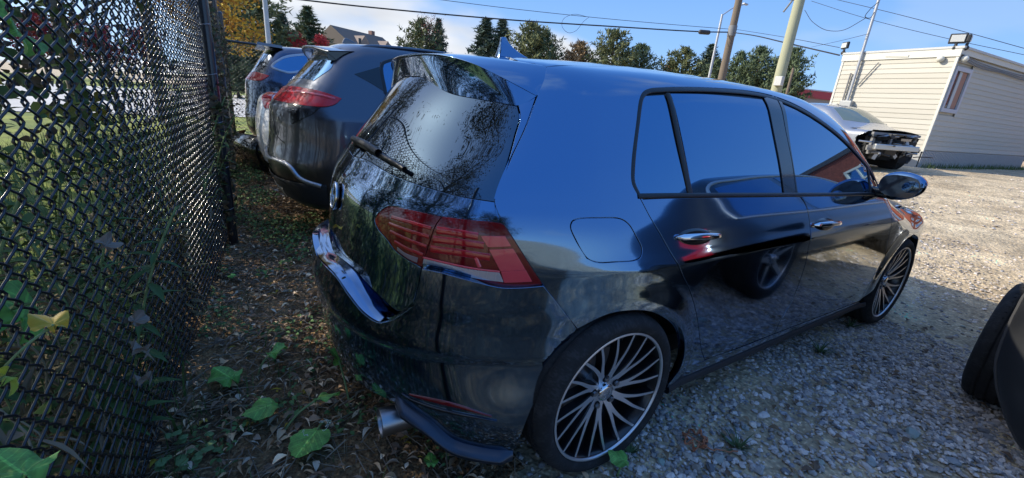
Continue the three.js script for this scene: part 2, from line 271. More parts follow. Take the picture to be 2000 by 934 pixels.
function golfF(x, y, z) {
  const t = Math.max(0, (0.42 - x) / 0.75), tf = Math.max(0, (x - 2.3) / 1.1);
  let w = gW(y) * (1 - gTaper(y) * t * t - 0.075 * tf * tf);
  for (const c of [GW.r, GW.f]) { const r = Math.hypot(x - c.x, y - c.y); if (r < 0.47 && y < 0.75) w += 0.010 * sstep(0.45, 0.365, r) * sstep(0.78, 0.6, y); }
  const side = z - w;
  const up = sstep(0.98, 1.2, y);
  const rear = gXr(y) + (0.25 + 0.25 * up) * z * z + lerp(0.72, 0.45, up) * z * z * z * z - x;
  const sh = Math.max(0, x - 1.2); // windscreen wraps back towards the pillars
  const top = y - gTop(x + 0.42 * z * z * sstep(1.2, 2.0, x) * (1 - sstep(2.6, 3.0, x))) + (0.15 * z * z + 0.05 * z * z * z * z);
  const front = x - gXf(y) + 0.30 * z * z + 0.25 * z * z * z * z;
  let f = smax(side, rear * 0.9, 0.14 - 0.03 * up);
  f = smax(f, top * 0.9, 0.075);
  f = smax(f, front, 0.16);
  return smax(f, 0.12 - y, 0.03);
}
const golfSkin = new Skin(golfF);

const gBw = pchip([0.08, 0.15, 0.20, 0.30, 0.45, 0.60, 0.775], [0.852, 0.866, 0.874, 0.884, 0.890, 0.893, 0.897]);
const gXb = pchip([0.10, 0.17, 0.24, 0.34, 0.45, 0.56, 0.64, 0.72, 0.95], [-0.725, -0.755, -0.780, -0.797, -0.807, -0.812, -0.812, -0.806, -0.78]);
function golfBumperF(x, y, z) {
  const t = Math.max(0, (0.42 - x) / 0.75);
  let w = gBw(Math.min(y, 0.775)) * (1 - lerp(0.012, 0.05, sstep(0.2, 0.55, y)) * t * t);
  if (y > 0.775) w = gW(y) * (1 - 0.06 * t * t);
  { const r = Math.hypot(x - GW.r.x, y - GW.r.y); if (r < 0.47) w += 0.010 * sstep(0.45, 0.365, r) * sstep(0.78, 0.6, y); }
  const crease = 0.010 * sstep(0.47, 0.50, y) * sstep(0.62, 0.52, y);
  const rear = gXb(y) - crease + 0.25 * z * z + lerp(0.36, 0.80, sstep(0.18, 0.58, y)) * z * z * z * z - x;
  return smax(z - w, rear * 0.9, lerp(0.10, 0.17, sstep(0.18, 0.58, y)));
}
const golfBumperSkin = new Skin(golfBumperF);
// ---------- dark blue hatchback: build ----------
const golf = thing('hatchback_car', 'dark blue metallic hatchback with many-spoked alloy wheels parked tail to the fence', 'car');
{
  const S = golfSkin, B = golfBumperSkin, P = (x, y, z) => ({ x, y, z });
  const topAt = (x, z) => { const r = S.cast(V(x, 3, z), V(0, -1, 0), 0, 3, 200).p; return P(r.x, r.y, r.z); };
  const rearAt = (y, z, sk = S) => { const r = sk.cast(V(-3, y, z), V(1, 0, 0), 0, 4, 200).p; return P(r.x, r.y, r.z); };
  const sideAt = (x, y, sk = S) => { const r = sk.cast(V(x, y, 3), V(0, 0, -1), 0, 3, 200).p; return P(r.x, r.y, r.z); };
  // -- quarter panel with rear pillar and roof rail
  const winLine = [[1712, 352], [1703, 332], [1680, 303], [1644, 265], [1603, 233], [1551, 202], [1509, 186], [1466, 177], [1379, 170], [1295, 170], [1269, 172.5], [1256, 179], [1249, 193], [1242, 245], [1233, 323], [1234, 358], [1245, 381]];
  const doorRear = [[1252, 392], [1271, 428], [1292, 463], [1313, 500], [1332, 537], [1346, 567], [1355, 594], [1362, 625], [1366, 657], [1370, 685], [1376, 704]];
  const archR = [[1306, 752], [1325, 728], [1337, 695], [1335, 652], [1309, 623], [1257, 606], [1200, 610], [1171, 620], [1128, 642]];
  const pillarSeam = [[985, 438], [972, 412], [967, 392], [975, 367], [1000, 308], [1030, 243], [1050, 188], [1063, 155], [1068, 131]];
  const roofEdge = [[1068, 131], [1150, 129.5], [1250, 132.5], [1320, 140], topAt(0.72, 0.5), topAt(1.0, 0.505), topAt(1.3, 0.52), topAt(1.6, 0.555), topAt(1.8, 0.62), topAt(1.92, 0.69)];
  const flap = [[1117, 431], [1129, 426], [1170, 424], [1212, 426], [1229, 437], [1243, 460], [1255, 486], [1252, 503], [1240, 510], [1205, 513], [1166, 514], [1146, 506], [1123, 469], [1113, 443], [1117, 431]];
  const flapLoop = [...flap.slice(11, 14), ...flap.slice(0, 12)];
  panel('quarter_panel', S, [-0.42, 0.25, 1], [roofEdge, [topAt(1.92, 0.69), [1712, 352]], winLine, [[1245, 381], [1252, 392]], doorRear, [[1376, 704], [1306, 752]], archR, [[1128, 642], [1109, 617]], [[1109, 617], [1146, 506]], flapLoop.slice().reverse(), [[1146, 506], [1109, 617]], [[1109, 617], [1090, 592], [1062, 557]], [[1062, 557], [1030, 508], [1004, 467], [985, 438]], pillarSeam], MAT.paint, golf, { cell: 0.014, back: true, edge: 0.022 });
  panel('fuel_flap', S, [-0.42, 0.25, 1], [flap], MAT.paint, golf, { cell: 0.014, gap: 0.0048, edge: 0.022 });
  panel('quarter_panel', new Skin((x, y, z) => golfF(x, y, z)), [-0.42, 0.25, 1], [roofEdge, [topAt(1.92, 0.69), [1712, 352]], winLine, [[1245, 381], [1252, 392]], doorRear, [[1376, 704], [1306, 752]], archR, [[1128, 642], [1090, 592], [1062, 557]], [[1062, 557], [1030, 508], [1004, 467], [985, 438]], pillarSeam], MAT.paint, golf, { cell: 0.03 }).geometry = mirrorZ(golf.children[golf.children.length - 1].geometry);
  // -- roof
  const roofRear = [topAt(-0.075, 0), topAt(-0.078, 0.1), [1012, 119.5], [1040, 124], [1068, 131]];
  panel('roof', S, [0, 1, 0.12], [roofRear, roofEdge.slice(0, 9), [topAt(1.8, 0.62), topAt(1.86, 0.4), topAt(1.885, 0.2), topAt(1.89, 0)], [topAt(1.89, 0), topAt(1.5, 0), topAt(1, 0), topAt(0.5, 0), topAt(-0.075, 0)]], MAT.paint, golf, { cell: 0.03, gap: 0.0025, both: true, back: true });
  panel('windscreen', S, [0.55, 1, 0.1], [[topAt(1.895, 0), topAt(1.88, 0.25), topAt(1.83, 0.55)], [topAt(1.83, 0.55), topAt(2.0, 0.66), topAt(2.25, 0.74)], [topAt(2.25, 0.74), topAt(2.45, 0.5), topAt(2.53, 0.25), topAt(2.55, 0)], [topAt(2.55, 0), topAt(2.3, 0), topAt(2.1, 0), topAt(1.895, 0)]], MAT.glass, golf, { cell: 0.05, both: true });
  panel('bonnet', S, [0.25, 1, 0.1], [[topAt(2.57, 0), topAt(2.54, 0.3), topAt(2.42, 0.6), topAt(2.3, 0.74)], [topAt(2.3, 0.74), topAt(2.7, 0.74), topAt(3.0, 0.7), topAt(3.15, 0.6)], [topAt(3.15, 0.6), topAt(3.25, 0.3), topAt(3.28, 0)], [topAt(3.28, 0), topAt(3.0, 0), topAt(2.8, 0), topAt(2.57, 0)]], MAT.paint, golf, { cell: 0.04, gap: 0.002, both: true, back: true });
  // -- doors, sill, wing
  const doorMid = [[1563, 383], [1574, 400], [1582, 434], [1582, 474], [1572, 520], [1549, 583], [1523, 629], [1513, 652]];
  const doorFront = [[1733, 390], [1740, 405], [1741, 425], [1739, 450], [1730, 490], [1717, 522], [1695, 560], [1677, 589]];
  panel('rear_door', S, [0, 0.1, 1], [[[1250, 388], [1300, 386], [1400, 384.5], [1500, 383.5], [1563, 383]], doorMid, [[1513, 652], [1445, 679], [1376, 704]], doorRear.slice().reverse(), [[1252, 392], [1250, 388]]], MAT.paint, golf, { cell: 0.013, gap: 0.0045, back: true, both: true });
  panel('front_door', S, [0.1, 0.1, 1], [[[1563, 383], [1640, 382], [1712, 381.5], [1733, 390]], doorFront, [[1677, 589], [1600, 619], [1513, 652]], doorMid.slice().reverse()], MAT.paint, golf, { cell: 0.014, gap: 0.004, back: true, both: true });
  panel('sill', S, [0, -0.1, 1], [[[1306, 752], [1376, 705], [1445, 680], [1513, 653], [1600, 620], [1677, 590]], [[1677, 590], sideAt(2.28, 0.21)], [2.28, 1.8, 1.3, 0.8, 0.34].map(x => sideAt(x, 0.21)), [sideAt(0.34, 0.21), [1306, 752]]], MAT.paint, golf, { cell: 0.02, gap: 0.0015, both: true });
  for (const s of [1, -1]) { const g = stripGeo(S, [0, -0.1, 1], [[0.345, 0.6, 1.0, 1.4, 1.8, 2.29].map(x => sideAt(x, 0.208))], 0.034, 0.014, { off: 0.002, prof: [[-0.7, -0.6], [-0.5, 0.2], [-0.35, 0.9], [0.1, 1], [0.5, 0.3], [0.55, -0.2]] }); mesh('side_skirt', s > 0 ? g : mirrorZ(g), MAT.plastic, golf); }
  const archF = [[1681, 586], [1700, 556], [1718, 527], [1738, 503], [1761, 472], [1779, 455]];
  const circ = (c, r, a) => sideAt(c.x + r * Math.cos(a), c.y + r * Math.sin(a));
  panel('front_wing', S, [0.25, 0.12, 1], [doorFront.slice().reverse(), [[1733, 390], topAt(2.3, 0.765)], [topAt(2.3, 0.765), topAt(2.7, 0.755), topAt(3.0, 0.715), topAt(3.14, 0.62)], [topAt(3.14, 0.62), sideAt(3.16, 0.62), sideAt(3.08, 0.5)], [sideAt(3.08, 0.5), circ(GW.f, 0.36, 0.5), circ(GW.f, 0.355, 1.0), circ(GW.f, 0.35, 1.5)], [circ(GW.f, 0.35, 1.5), circ(GW.f, 0.35, 2.0), circ(GW.f, 0.35, 2.6), circ(GW.f, 0.35, 3.1)], [circ(GW.f, 0.35, 3.1), [1677, 589]]], MAT.paint, golf, { cell: 0.018, gap: 0.0015, back: true, both: true });
  panel('front_bumper', S, [1, 0.05, 0.45], [[P(3.33, 0.70, 0), rearAtF(0.70, 0.3), rearAtF(0.66, 0.55), sideAt(3.16, 0.62)], [sideAt(3.16, 0.62), sideAt(3.08, 0.5), circ(GW.f, 0.36, 0.3), circ(GW.f, 0.36, -0.2)], [circ(GW.f, 0.36, -0.2), rearAtF(0.2, 0.5), rearAtF(0.2, 0)], [rearAtF(0.2, 0), rearAtF(0.35, 0), rearAtF(0.5, 0), rearAtF(0.7, 0)]], MAT.paint, golf, { cell: 0.04, both: true, far: 6 });
  function rearAtF(y, z) { const r = S.cast(V(5, y, z), V(-1, 0, 0), 0, 4, 200).p; return P(r.x, r.y, r.z); }
  // -- tailgate, rear screen, spoiler
  const splitTop = [863, 422.5], splitBot = [823, 522.5];
  const cl = ys => ys.map(y => rearAt(y, 0));
  const glassBot = [rearAt(1.017, 0), [720, 314], [760, 338], [800, 355], [850, 371], [900, 384], [967, 394.5]];
  const lightInner = [splitTop, [801, 409.5], [764, 402.5], [750, 407], [732, 429], [737, 445], [756, 468], [771, 488.5], [794, 506], [815, 517.5], splitBot];
  panel('tailgate', S, [-1, 0.1, 0.4], [glassBot, [[967, 394.5], [969, 414], [977, 432]], [[977, 432], [912, 427], splitTop], lightInner, [splitBot, [816, 560], [806, 596]], [[806, 596], [790, 607], [775, 607], [750, 587], [715, 552], [685, 520], rearAt(0.632, 0)], cl([0.632, 0.7, 0.78, 0.86, 0.92, 0.97, 1.017])], MAT.paint, golf, { cell: 0.014, gap: 0.0022, both: true, back: true, edge: 0.022 });
  // pillars beside the screen
  const glassR = [[1010, 207], [1014, 228], [1005, 262], [986, 330], [967, 394.5]];
  panel('tailgate_frame', S, [-1, 0.35, 0.6], [glassR.slice().reverse(), [[1010, 207], [1008, 190], [1000, 165]], [[1000, 165], [1049, 189]], [[1049, 189], [1030, 243], [1000, 308], [975, 367], [967, 394.5]]], MAT.paint, golf, { cell: 0.014, gap: 0.005, both: true, back: true });
  const glassTop = [rearAt(1.335, 0), rearAt(1.332, 0.1), [875, 179], [933, 192], [985, 201], [1010, 207]];
  panel('rear_screen', S, [-1, 0.5, 0.3], [glassTop, glassR, glassBot.slice().reverse(), cl([1.017, 1.07, 1.12, 1.18, 1.24, 1.29, 1.335])], MAT.rearglass, golf, { cell: 0.02, gap: 0.0015, off: -0.002, both: true, edge: 0.004 });
  { // spoiler: upper skin from the roof seam to the trailing edge, lower skin back to the glass
    const seam = [], edgeL = [], low = [], N = 40;
    const seamPx = [topAt(-0.078, 0), topAt(-0.08, 0.1), V(0, 0, 0).copy(S.pix(1012, 119.8)), S.pix(1040, 124.3), S.pix(1067, 131.5), S.pix(1063, 155), S.pix(1050.5, 188)].map(p => V(p.x, p.y, p.z));
    const trail = z => V(-0.445 + 0.25 * z * z + 0.66 * z ** 4, 1.408 - 0.085 * z * z - 0.62 * z ** 4, z);
    const cs = new THREE.CatmullRomCurve3(seamPx, false, 'centripetal'), end = seamPx[6];
    const glassPx = [rearAt(1.33, 0), rearAt(1.328, 0.1), S.pix(875, 180), S.pix(933, 193), S.pix(985, 202), S.pix(1009, 206), S.pix(1030, 200)].map(p => V(p.x, p.y, p.z)), cg = new THREE.CatmullRomCurve3(glassPx, false, 'centripetal');
    const grid = (fn, nu, nv) => { const pos = [], idx = [], uv = []; for (let i = 0; i <= nu; i++) for (let j = 0; j <= nv; j++) { const p = fn(i / nu, j / nv); pos.push(p.x, p.y, p.z); uv.push(i / nu, j / nv); } for (let i = 0; i < nu; i++) for (let j = 0; j < nv; j++) { const a = i * (nv + 1) + j, b = a + nv + 1; idx.push(a, b, a + 1, a + 1, b, b + 1); } const g = new THREE.BufferGeometry(); g.setAttribute('position', new THREE.Float32BufferAttribute(pos, 3)); g.setAttribute('uv', new THREE.Float32BufferAttribute(uv, 2)); g.setIndex(idx); g.computeVertexNormals(); return g; };
    const tr = u => { const q = trail(u * end.z); const k = sstep(0.75, 1, u); return q.lerp(end, k * 0.9); };
    const up = (u, v) => { const a = cs.getPoint(u), b = tr(u); const p = a.lerp(b, v); p.y += 0.006 * Math.sin(Math.PI * v) * (1 - u * 0.5); return p; };
    const lowp = (u, v) => { const a = tr(u).add(V(0.003, -0.012 * (1 - u), 0)), b = cg.getPoint(u); const p = a.lerp(b, v); p.y += 0.004 * Math.sin(Math.PI * v) * (1 - u); return p; };
    const lip = (u, v) => { const a = tr(u), b = tr(u).add(V(0.003, -0.012 * (1 - u), 0)); return a.lerp(b, v).add(V(-0.004 * Math.sin(Math.PI * v), 0, 0)); };
    const gu = grid(up, 48, 14), gl = grid(lowp, 48, 12), gp = grid(lip, 48, 3);
    mesh('spoiler', [gu, gl, gp, mirrorZ(gu), mirrorZ(gl), mirrorZ(gp)], MAT.paint, golf);
    const bl = grid((u, v) => V(lerp(-0.25, -0.2, v), 1.345 + 0.02 * v, lerp(-0.13, 0.13, u)).add(V(-0.16, 0.02, 0)), 6, 2); mesh('brake_light', bl, MAT.darklens, golf);
  }
  // -- tail lights
  const lightOuter = [splitTop, [912, 428.5], [978, 435.5], [986, 440]];
  const lensRun = [lightOuter, [[986, 440], [1004, 468], [1030, 509], [1061, 556]], [[1061, 556], [1020, 560], [981, 560], [959, 556], [912, 544.5], [865, 531.5], splitBot], [splitBot, [837, 479], [851, 440], splitTop]];
  const tlo = panel('tail_light', S, [-0.75, 0, 0.8], lensRun, MAT.darklens, golf, { cell: 0.012, gap: 0.0022, edge: 0.02, back: true, both: true });
  const tli = panel('tail_light', S, [-1, 0, 0.4], [lightInner, [splitBot, [837, 479], [851, 440], splitTop]], MAT.darklens, golf, { cell: 0.012, gap: 0.0022, edge: 0.02, back: true, both: true });
  const Dl = [-0.75, 0, 0.8];
  const seg = (name, runs, m, par, D = Dl, o = {}) => panel(name, S, D, runs, m, par, { cell: 0.012, off: 0.0012, edge: 0.0015, round: 0.0008, per: 4, ...o });
  seg('light_bar', [[[940, 462], [986, 461.5]], [[986, 461.5], [998, 481]], [[998, 481], [953, 482.5]], [[953, 482.5], [940, 462]]], MAT.brightred, tlo);
  seg('light_bar', [[[956, 488], [1002, 486]], [[1002, 486], [1026, 527]], [[1026, 527], [978, 530]], [[978, 530], [956, 488]]], MAT.brightred, tlo);
  seg('light_bar', [[[979, 531], [1027, 528]], [[1027, 528], [1039, 550]], [[1039, 550], [985, 552]], [[985, 552], [979, 531]]], MAT.brightred, tlo);
  seg('reversing_lamp', [[[828, 505], [870, 516], [920, 527], [975, 533]], [[975, 533], [983, 551]], [[983, 551], [920, 542], [868, 529], [826, 516]], [[826, 516], [828, 505]]], MAT.clearlens, tlo);
  for (let i = 0; i < 26; i++) { const t = i / 25, u = 832 + 143 * t, v = 507.5 + 27 * t; const a = S.pix(u, v), b = S.pix(u - 1.5, v + 12.5); mesh('lamp_rib', gcyl(a, b, 0.0016, 0.0016, 5), i % 3 ? MAT.clearlens : MAT.steel, tlo); }
  seg('reversing_lamp', [[[776, 483], [790, 494], [816, 504]], [[816, 504], [814, 513]], [[814, 513], [795, 503.5], [776, 489]], [[776, 489], [776, 483]]], std(lin(0.28, 0.22, 0.23), 0.3, 0.3), tli, [-1, 0, 0.4]);
  for (const [a, b] of [[[853, 449], [934, 462]], [[846, 467], [945, 480]], [[841, 486], [957, 503]]]) { const g = stripGeo(S, Dl, [[a, [(a[0] + b[0]) / 2, (a[1] + b[1]) / 2 - 0.5], b]], 0.022, 0.0022); mesh('light_blade', g, MAT.redlens, tlo); }
  for (const pts of [[[765, 424], [800, 434], [842, 446]], [[760, 437], [795, 450], [838, 463]], [[762, 452], [795, 468], [833, 482]], [[770, 472], [795, 486], [826, 498]]]) mesh('light_blade', stripGeo(S, [-1, 0, 0.4], [pts], 0.011, 0.0022), MAT.redlens, tli);
  mesh('light_blade', stripGeo(S, Dl, [[[826, 503], [870, 513.5], [920, 524], [976, 531]]], 0.006, 0.002), MAT.brightred, tlo);
  mesh('light_blade', stripGeo(S, Dl, [[[929, 503], [935, 518], [937, 522]]], 0.012, 0.0025), MAT.brightred, tlo);
  // -- rear bumper
  const ledgeEdge = [rearAt(0.628, 0, B), [655, 540], [680, 576], [706, 608], [728, 625], [741, 630], [761, 626], [783, 614], [806, 597]];
  const archB = [[1128, 642], [1105, 675], [1080, 725], [1050, 775], [1030, 820], [1015, 860], [1003, 885]];
  const lowEdge = [[1003, 885], [960, 882], [932, 877], [885, 862], [837, 825], [790, 795], rearAt(0.235, 0.25, B), rearAt(0.235, 0, B)];
  panel('rear_bumper', B, [-0.75, 0.05, 0.75], [ledgeEdge, [[806, 597], [816, 561], [823, 524]], [[823, 524], [865, 533], [912, 546], [959, 557.5], [981, 561.5], [1020, 561.5], [1062, 558]], [[1062, 558], [1090, 592], [1128, 642]], archB, lowEdge, [0.235, 0.32, 0.42, 0.5, 0.57, 0.628].map(y => rearAt(y, 0, B))], MAT.paint, golf, { cell: 0.014, gap: 0.003, both: true, edge: 0.022, back: true });
  { // flat top of the bumper, running in under the tailgate
    const cO = new THREE.CatmullRomCurve3([rearAt(0.628, -0.62, B), rearAt(0.628, -0.4, B), rearAt(0.628, -0.2, B), ...ledgeEdge.map(q => Array.isArray(q) ? B.pix(...q) : q)].map(p => V(p.x, p.y, p.z)), false, 'centripetal');
    const pos = [], idx = [], N = 90, M = 8;
    for (let i = 0; i <= N; i++) { const o = cO.getPoint(i / N); const zz = Math.abs(o.z), k = sstep(0.5, 0.62, zz); for (let j = 0; j <= M; j++) { const v = j / M; const din = 0.004 + v * 0.15; let x = o.x + din * lerp(1, 0.55, k), z = o.z * (1 - 0.06 * v), y = o.y + 0.006 - 0.004 * Math.pow(1 - Math.min(1, v * 5), 2) + (v > 0.42 ? 0.005 * sstep(0.42, 0.5, v) : 0) + 0.004 * v; pos.push(x, y, z); } }
    for (let i = 0; i < N; i++) for (let j = 0; j < M; j++) { const a = i * (M + 1) + j, b = a + M + 1; idx.push(a, b, a + 1, a + 1, b, b + 1); }
    const g = new THREE.BufferGeometry(); g.setAttribute('position', new THREE.Float32BufferAttribute(pos, 3)); g.setAttribute('uv', new THREE.Float32BufferAttribute(new Float32Array(pos.length / 3 * 2), 2)); g.setIndex(idx); g.computeVertexNormals();
    mesh('bumper_step', g, MAT.paint, golf);
  }
  { // lower lip: a flange standing out from the bumper's bottom edge
    const path = [[1001, 887], [965, 885], [930, 879], [888, 866], [842, 831], [806, 806], [776, 783]].map(q => B.pix(...q)), cc = new THREE.CatmullRomCurve3(path, false, 'centripetal'), pos = [], idx = [], N = 50, prof = [[-0.006, 0.020], [0.020, 0.013], [0.036, 0.004], [0.038, -0.008], [0.028, -0.020], [-0.010, -0.022]], K = prof.length;
    for (let i = 0; i <= N; i++) { const p = cc.getPoint(i / N), n = B.normal(p); n.y = 0; n.normalize(); const k = Math.min(1, 0.35 + 6 * Math.min(i, N - i) / N); for (const [o, y] of prof) pos.push(p.x + n.x * o * k, p.y + y, p.z + n.z * o * k); }
    for (let i = 0; i < N; i++) for (let j = 0; j < K - 1; j++) { const q = i * K + j, r = q + K; idx.push(q, r, q + 1, q + 1, r, r + 1); }
    const g = new THREE.BufferGeometry(); g.setAttribute('position', new THREE.Float32BufferAttribute(pos, 3)); g.setAttribute('uv', new THREE.Float32BufferAttribute(new Float32Array(pos.length / 3 * 2), 2)); g.setIndex(idx); g.computeVertexNormals(); mesh('bumper_lip', g, MAT.lip, golf); mesh('bumper_lip', mirrorZ(g), MAT.lip, golf);
   
  }
  mesh('bumper_groove', stripGeo(B, [-0.75, -0.1, 0.75], [[[786, 768], [800, 778], [830, 791], [867, 802], [920, 813], [970, 822]]], t => 0.004 + 0.008 * Math.sin(Math.PI * t), 0.006, { off: 0.0005 }), MAT.gloss, golf);
  mesh('reflector', stripGeo(B, [-0.75, -0.1, 0.75], [[[800, 770], [850, 783], [900, 795], [960, 813]]], t => 0.006 + 0.010 * Math.sin(Math.PI * Math.min(1, t * 1.1)), 0.004, {}), MAT.darklens, golf);
  { const c = B.pix(1073, 723), n = B.normal(c); const g = new THREE.TorusGeometry(0.010, 0.0018, 8, 24); g.applyQuaternion(new THREE.Quaternion().setFromUnitVectors(V(0, 0, 1), n)); g.translate(c.x + n.x * 0.001, c.y, c.z + n.z * 0.001); mesh('parking_sensor', g, MAT.plastic, golf); }
  // -- exhaust
  { const a = B.pix(765, 815).add(V(0.02, 0, 0)); const b = V(-0.735, 0.215, 0.50); const prof = [[0.040, 0.16], [0.043, 0.02], [0.0445, 0], [0.0435, -0.003], [0.040, 0.0], [0.038, 0.02], [0.036, 0.15]].map(p => new THREE.Vector2(p[0], p[1])); const g = new THREE.LatheGeometry(prof, 40); g.rotateZ(-Math.PI / 2); g.rotateY(-0.05); g.scale(1, 1.1, 1.1); g.translate(-0.715, 0.207, 0.548); mesh('exhaust_pipe', g, MAT.steel, golf); const g2 = gcyl([-0.635, 0.205, 0.545], [-0.3, 0.25, 0.5], 0.037, 0.03, 20); mesh('exhaust_pipe', g2, MAT.gap, golf); }
  // -- side windows
  const winRun = winLine.slice().reverse();
  panel('window_surround', S, [0, 0.2, 1], [winRun, [[1712, 352], [1728, 384]], [[1728, 384], [1563, 385], [1400, 386], [1246, 388]], [[1246, 388], [1245, 381]]], MAT.trim, golf, { cell: 0.03, off: -0.010, both: true, edge: 0 });
  const pane = (runs) => panel('side_window', S, [0, 0.25, 1], runs, MAT.glass, golf, { cell: 0.03, off: -0.006, both: true, edge: 0.003 });
  pane([[[1263, 186], [1299, 184]], [[1299, 184], [1322, 280], [1345, 379]], [[1345, 379], [1244, 381]], [[1244, 381], [1239, 352], [1242, 309], [1252, 222], [1256, 196], [1263, 186]]]);
  pane([[[1312, 181], [1393, 183], [1492, 193]], [[1492, 193], [1509, 245], [1525, 329], [1531, 378]], [[1531, 378], [1440, 379], [1356, 379]], [[1356, 379], [1336, 271], [1312, 181]]]);
  pane([[[1527, 199], [1564, 213], [1603, 238], [1641, 267], [1677, 303], [1694, 327]], [[1694, 327], [1701, 379]], [[1701, 379], [1630, 379.5], [1559, 380]], [[1559, 380], [1544, 283], [1527, 199]]]);
  pane([[[1699, 334], [1712, 356], [1722, 380]], [[1722, 380], [1705, 380]], [[1705, 380], [1699, 334]]]);
  const strip = (name, pts, w, h, m, o = {}) => { const g = stripGeo(S, [0, 0.2, 1], [pts], w, h, o); mesh(name, g, m, golf); mesh(name, mirrorZ(g), m, golf); };
  strip('window_trim', [[1249, 384], [1237, 356], [1237, 322], [1246, 240], [1253, 192], [1259.5, 181], [1270, 176], [1296, 174], [1379, 174], [1466, 181], [1509, 190], [1551, 206], [1603, 236], [1643, 267], [1679, 304], [1702, 334], [1716, 362]], 0.022, 0.004, MAT.trim, { off: -0.004 });
  strip('belt_trim', [[1246, 383.5], [1300, 382.5], [1400, 381.5], [1500, 381], [1563, 380.5], [1640, 380], [1712, 380], [1727, 384]], 0.020, 0.006, MAT.trim, { off: -0.003 });
  strip('window_divider', [[1306, 181], [1329, 275], [1351, 380]], 0.024, 0.005, MAT.trim, { off: -0.006 });
  strip('window_divider', [[1697, 328], [1703, 380]], 0.012, 0.005, MAT.trim, { off: -0.006 });
  panel('pillar_trim', S, [0, 0.25, 1], [[[1493, 191], [1511, 186]], [[1511, 186], [1533, 245], [1548, 320], [1556, 380]], [[1556, 380], [1533, 380]], [[1533, 380], [1526, 329], [1510, 246], [1493, 191]]], MAT.gloss, golf, { cell: 0.03, gap: 0.001, off: -0.001, edge: 0.008, both: true });
  panel('pillar_trim', S, [0, 0.25, 1], [[[1513, 186], [1527, 197]], [[1527, 197], [1545, 283], [1560, 380]], [[1560, 380], [1557, 380]], [[1557, 380], [1549, 320], [1534, 245], [1513, 186]]], MAT.gloss, golf, { cell: 0.03, gap: 0.001, off: -0.001, edge: 0.008, both: true });
  // -- door handles
  for (const [u0, v0, u1, v1] of [[1320, 464, 1404, 461], [1588, 440, 1638, 436]]) {
    const a = S.pix(u0, v0), b = S.pix(u1, v1), mid = a.clone().add(b).multiplyScalar(0.5), n = S.normal(mid), L = a.distanceTo(b);
    const h = thing2('door_handle', golf); const up = V(0, 1, 0).addScaledVector(n, -n.y).normalize(), along = b.clone().sub(a).normalize();
    // cup in the skin
    const cup = new THREE.SphereGeometry(1, 28, 14); cup.scale(L * 0.40, 0.030, 0.006); cup.applyMatrix4(new THREE.Matrix4().makeBasis(along, n.clone().cross(along).normalize(), n)); cup.translate(mid.x - along.x * L * 0.06, mid.y - along.y * L * 0.06, mid.z); mesh('handle_cup', cup, MAT.gloss, h);
    const pts = [], N = 24, pos = [], idx = [];
    for (let i = 0; i <= N; i++) { const t = i / N, bow = Math.sin(Math.PI * t); const c = a.clone().lerp(b, t).addScaledVector(n, 0.004 + 0.024 * Math.pow(bow, 0.45)); const hh = lerp(0.010, 0.0125, bow) * (t > 0.8 ? lerp(1, 0.75, (t - 0.8) / 0.2) : 1) * Math.min(1, 0.35 + 8 * Math.min(t, 1 - t)), tt = 0.0075 * Math.min(1, 0.4 + 6 * Math.min(t, 1 - t)); for (let k = 0; k < 14; k++) { const q = k / 14 * 2 * Math.PI, cy = Math.sign(Math.sin(q)) * Math.pow(Math.abs(Math.sin(q)), 0.7), cz = Math.sign(Math.cos(q)) * Math.pow(Math.abs(Math.cos(q)), 0.7); const p = c.clone().addScaledVector(up, cy * hh).addScaledVector(n, cz * tt); pos.push(p.x, p.y, p.z); } }
    for (let i = 0; i < N; i++) for (let k = 0; k < 14; k++) { const A = i * 14 + k, Bq = i * 14 + (k + 1) % 14; idx.push(A, A + 14, Bq, Bq, A + 14, Bq + 14); }
    const g = new THREE.BufferGeometry(); g.setAttribute('position', new THREE.Float32BufferAttribute(pos, 3)); g.setAttribute('uv', new THREE.Float32BufferAttribute(new Float32Array(pos.length / 3 * 2), 2)); g.setIndex(idx); g.computeVertexNormals(); mesh('handle_bar', g, MAT.chrome, h);
    for (const ch of h.children.slice()) { const m2 = mesh(ch.name, mirrorZ(ch.geometry), ch.material, h); }
  }
  function thing2(name, parent) { const o = new THREE.Group(); o.name = name; parent.add(o); return o; }
  // -- mirrors
  for (const s of [1, -1]) {
    const m = thing2('door_mirror', golf);
    const pos = [], idx = [], N = 28, K = 26; // housing: rounded shell, flat at the back
    for (let i = 0; i <= N; i++) { const a = i / N * Math.PI; for (let k = 0; k <= K; k++) { const q = k / K * 2 * Math.PI; let cx = Math.cos(a), ry = Math.sin(a); let yy = Math.sign(Math.sin(q)) * Math.pow(Math.abs(Math.sin(q)), 0.75) * ry, zz = Math.sign(Math.cos(q)) * Math.pow(Math.abs(Math.cos(q)), 0.8) * ry; let x = cx > 0 ? cx * 0.115 : cx * 0.035; yy *= 0.078 * (1 - 0.25 * Math.max(0, zz)); const zo = zz * 0.118; pos.push(1.96 + x + zo * -0.10, 1.006 + yy + 0.012 * zz, (0.930 + zo * 0.86) * s); } }
    for (let i = 0; i < N; i++) for (let k = 0; k < K; k++) { const A = i * (K + 1) + k, C = A + K + 1; idx.push(A, C, A + 1, A + 1, C, C + 1); }
    const g = new THREE.BufferGeometry(); g.setAttribute('position', new THREE.Float32BufferAttribute(pos, 3)); g.setAttribute('uv', new THREE.Float32BufferAttribute(new Float32Array(pos.length / 3 * 2), 2)); g.setIndex(idx); g.computeVertexNormals(); mesh('mirror_housing', g, MAT.paint, m);
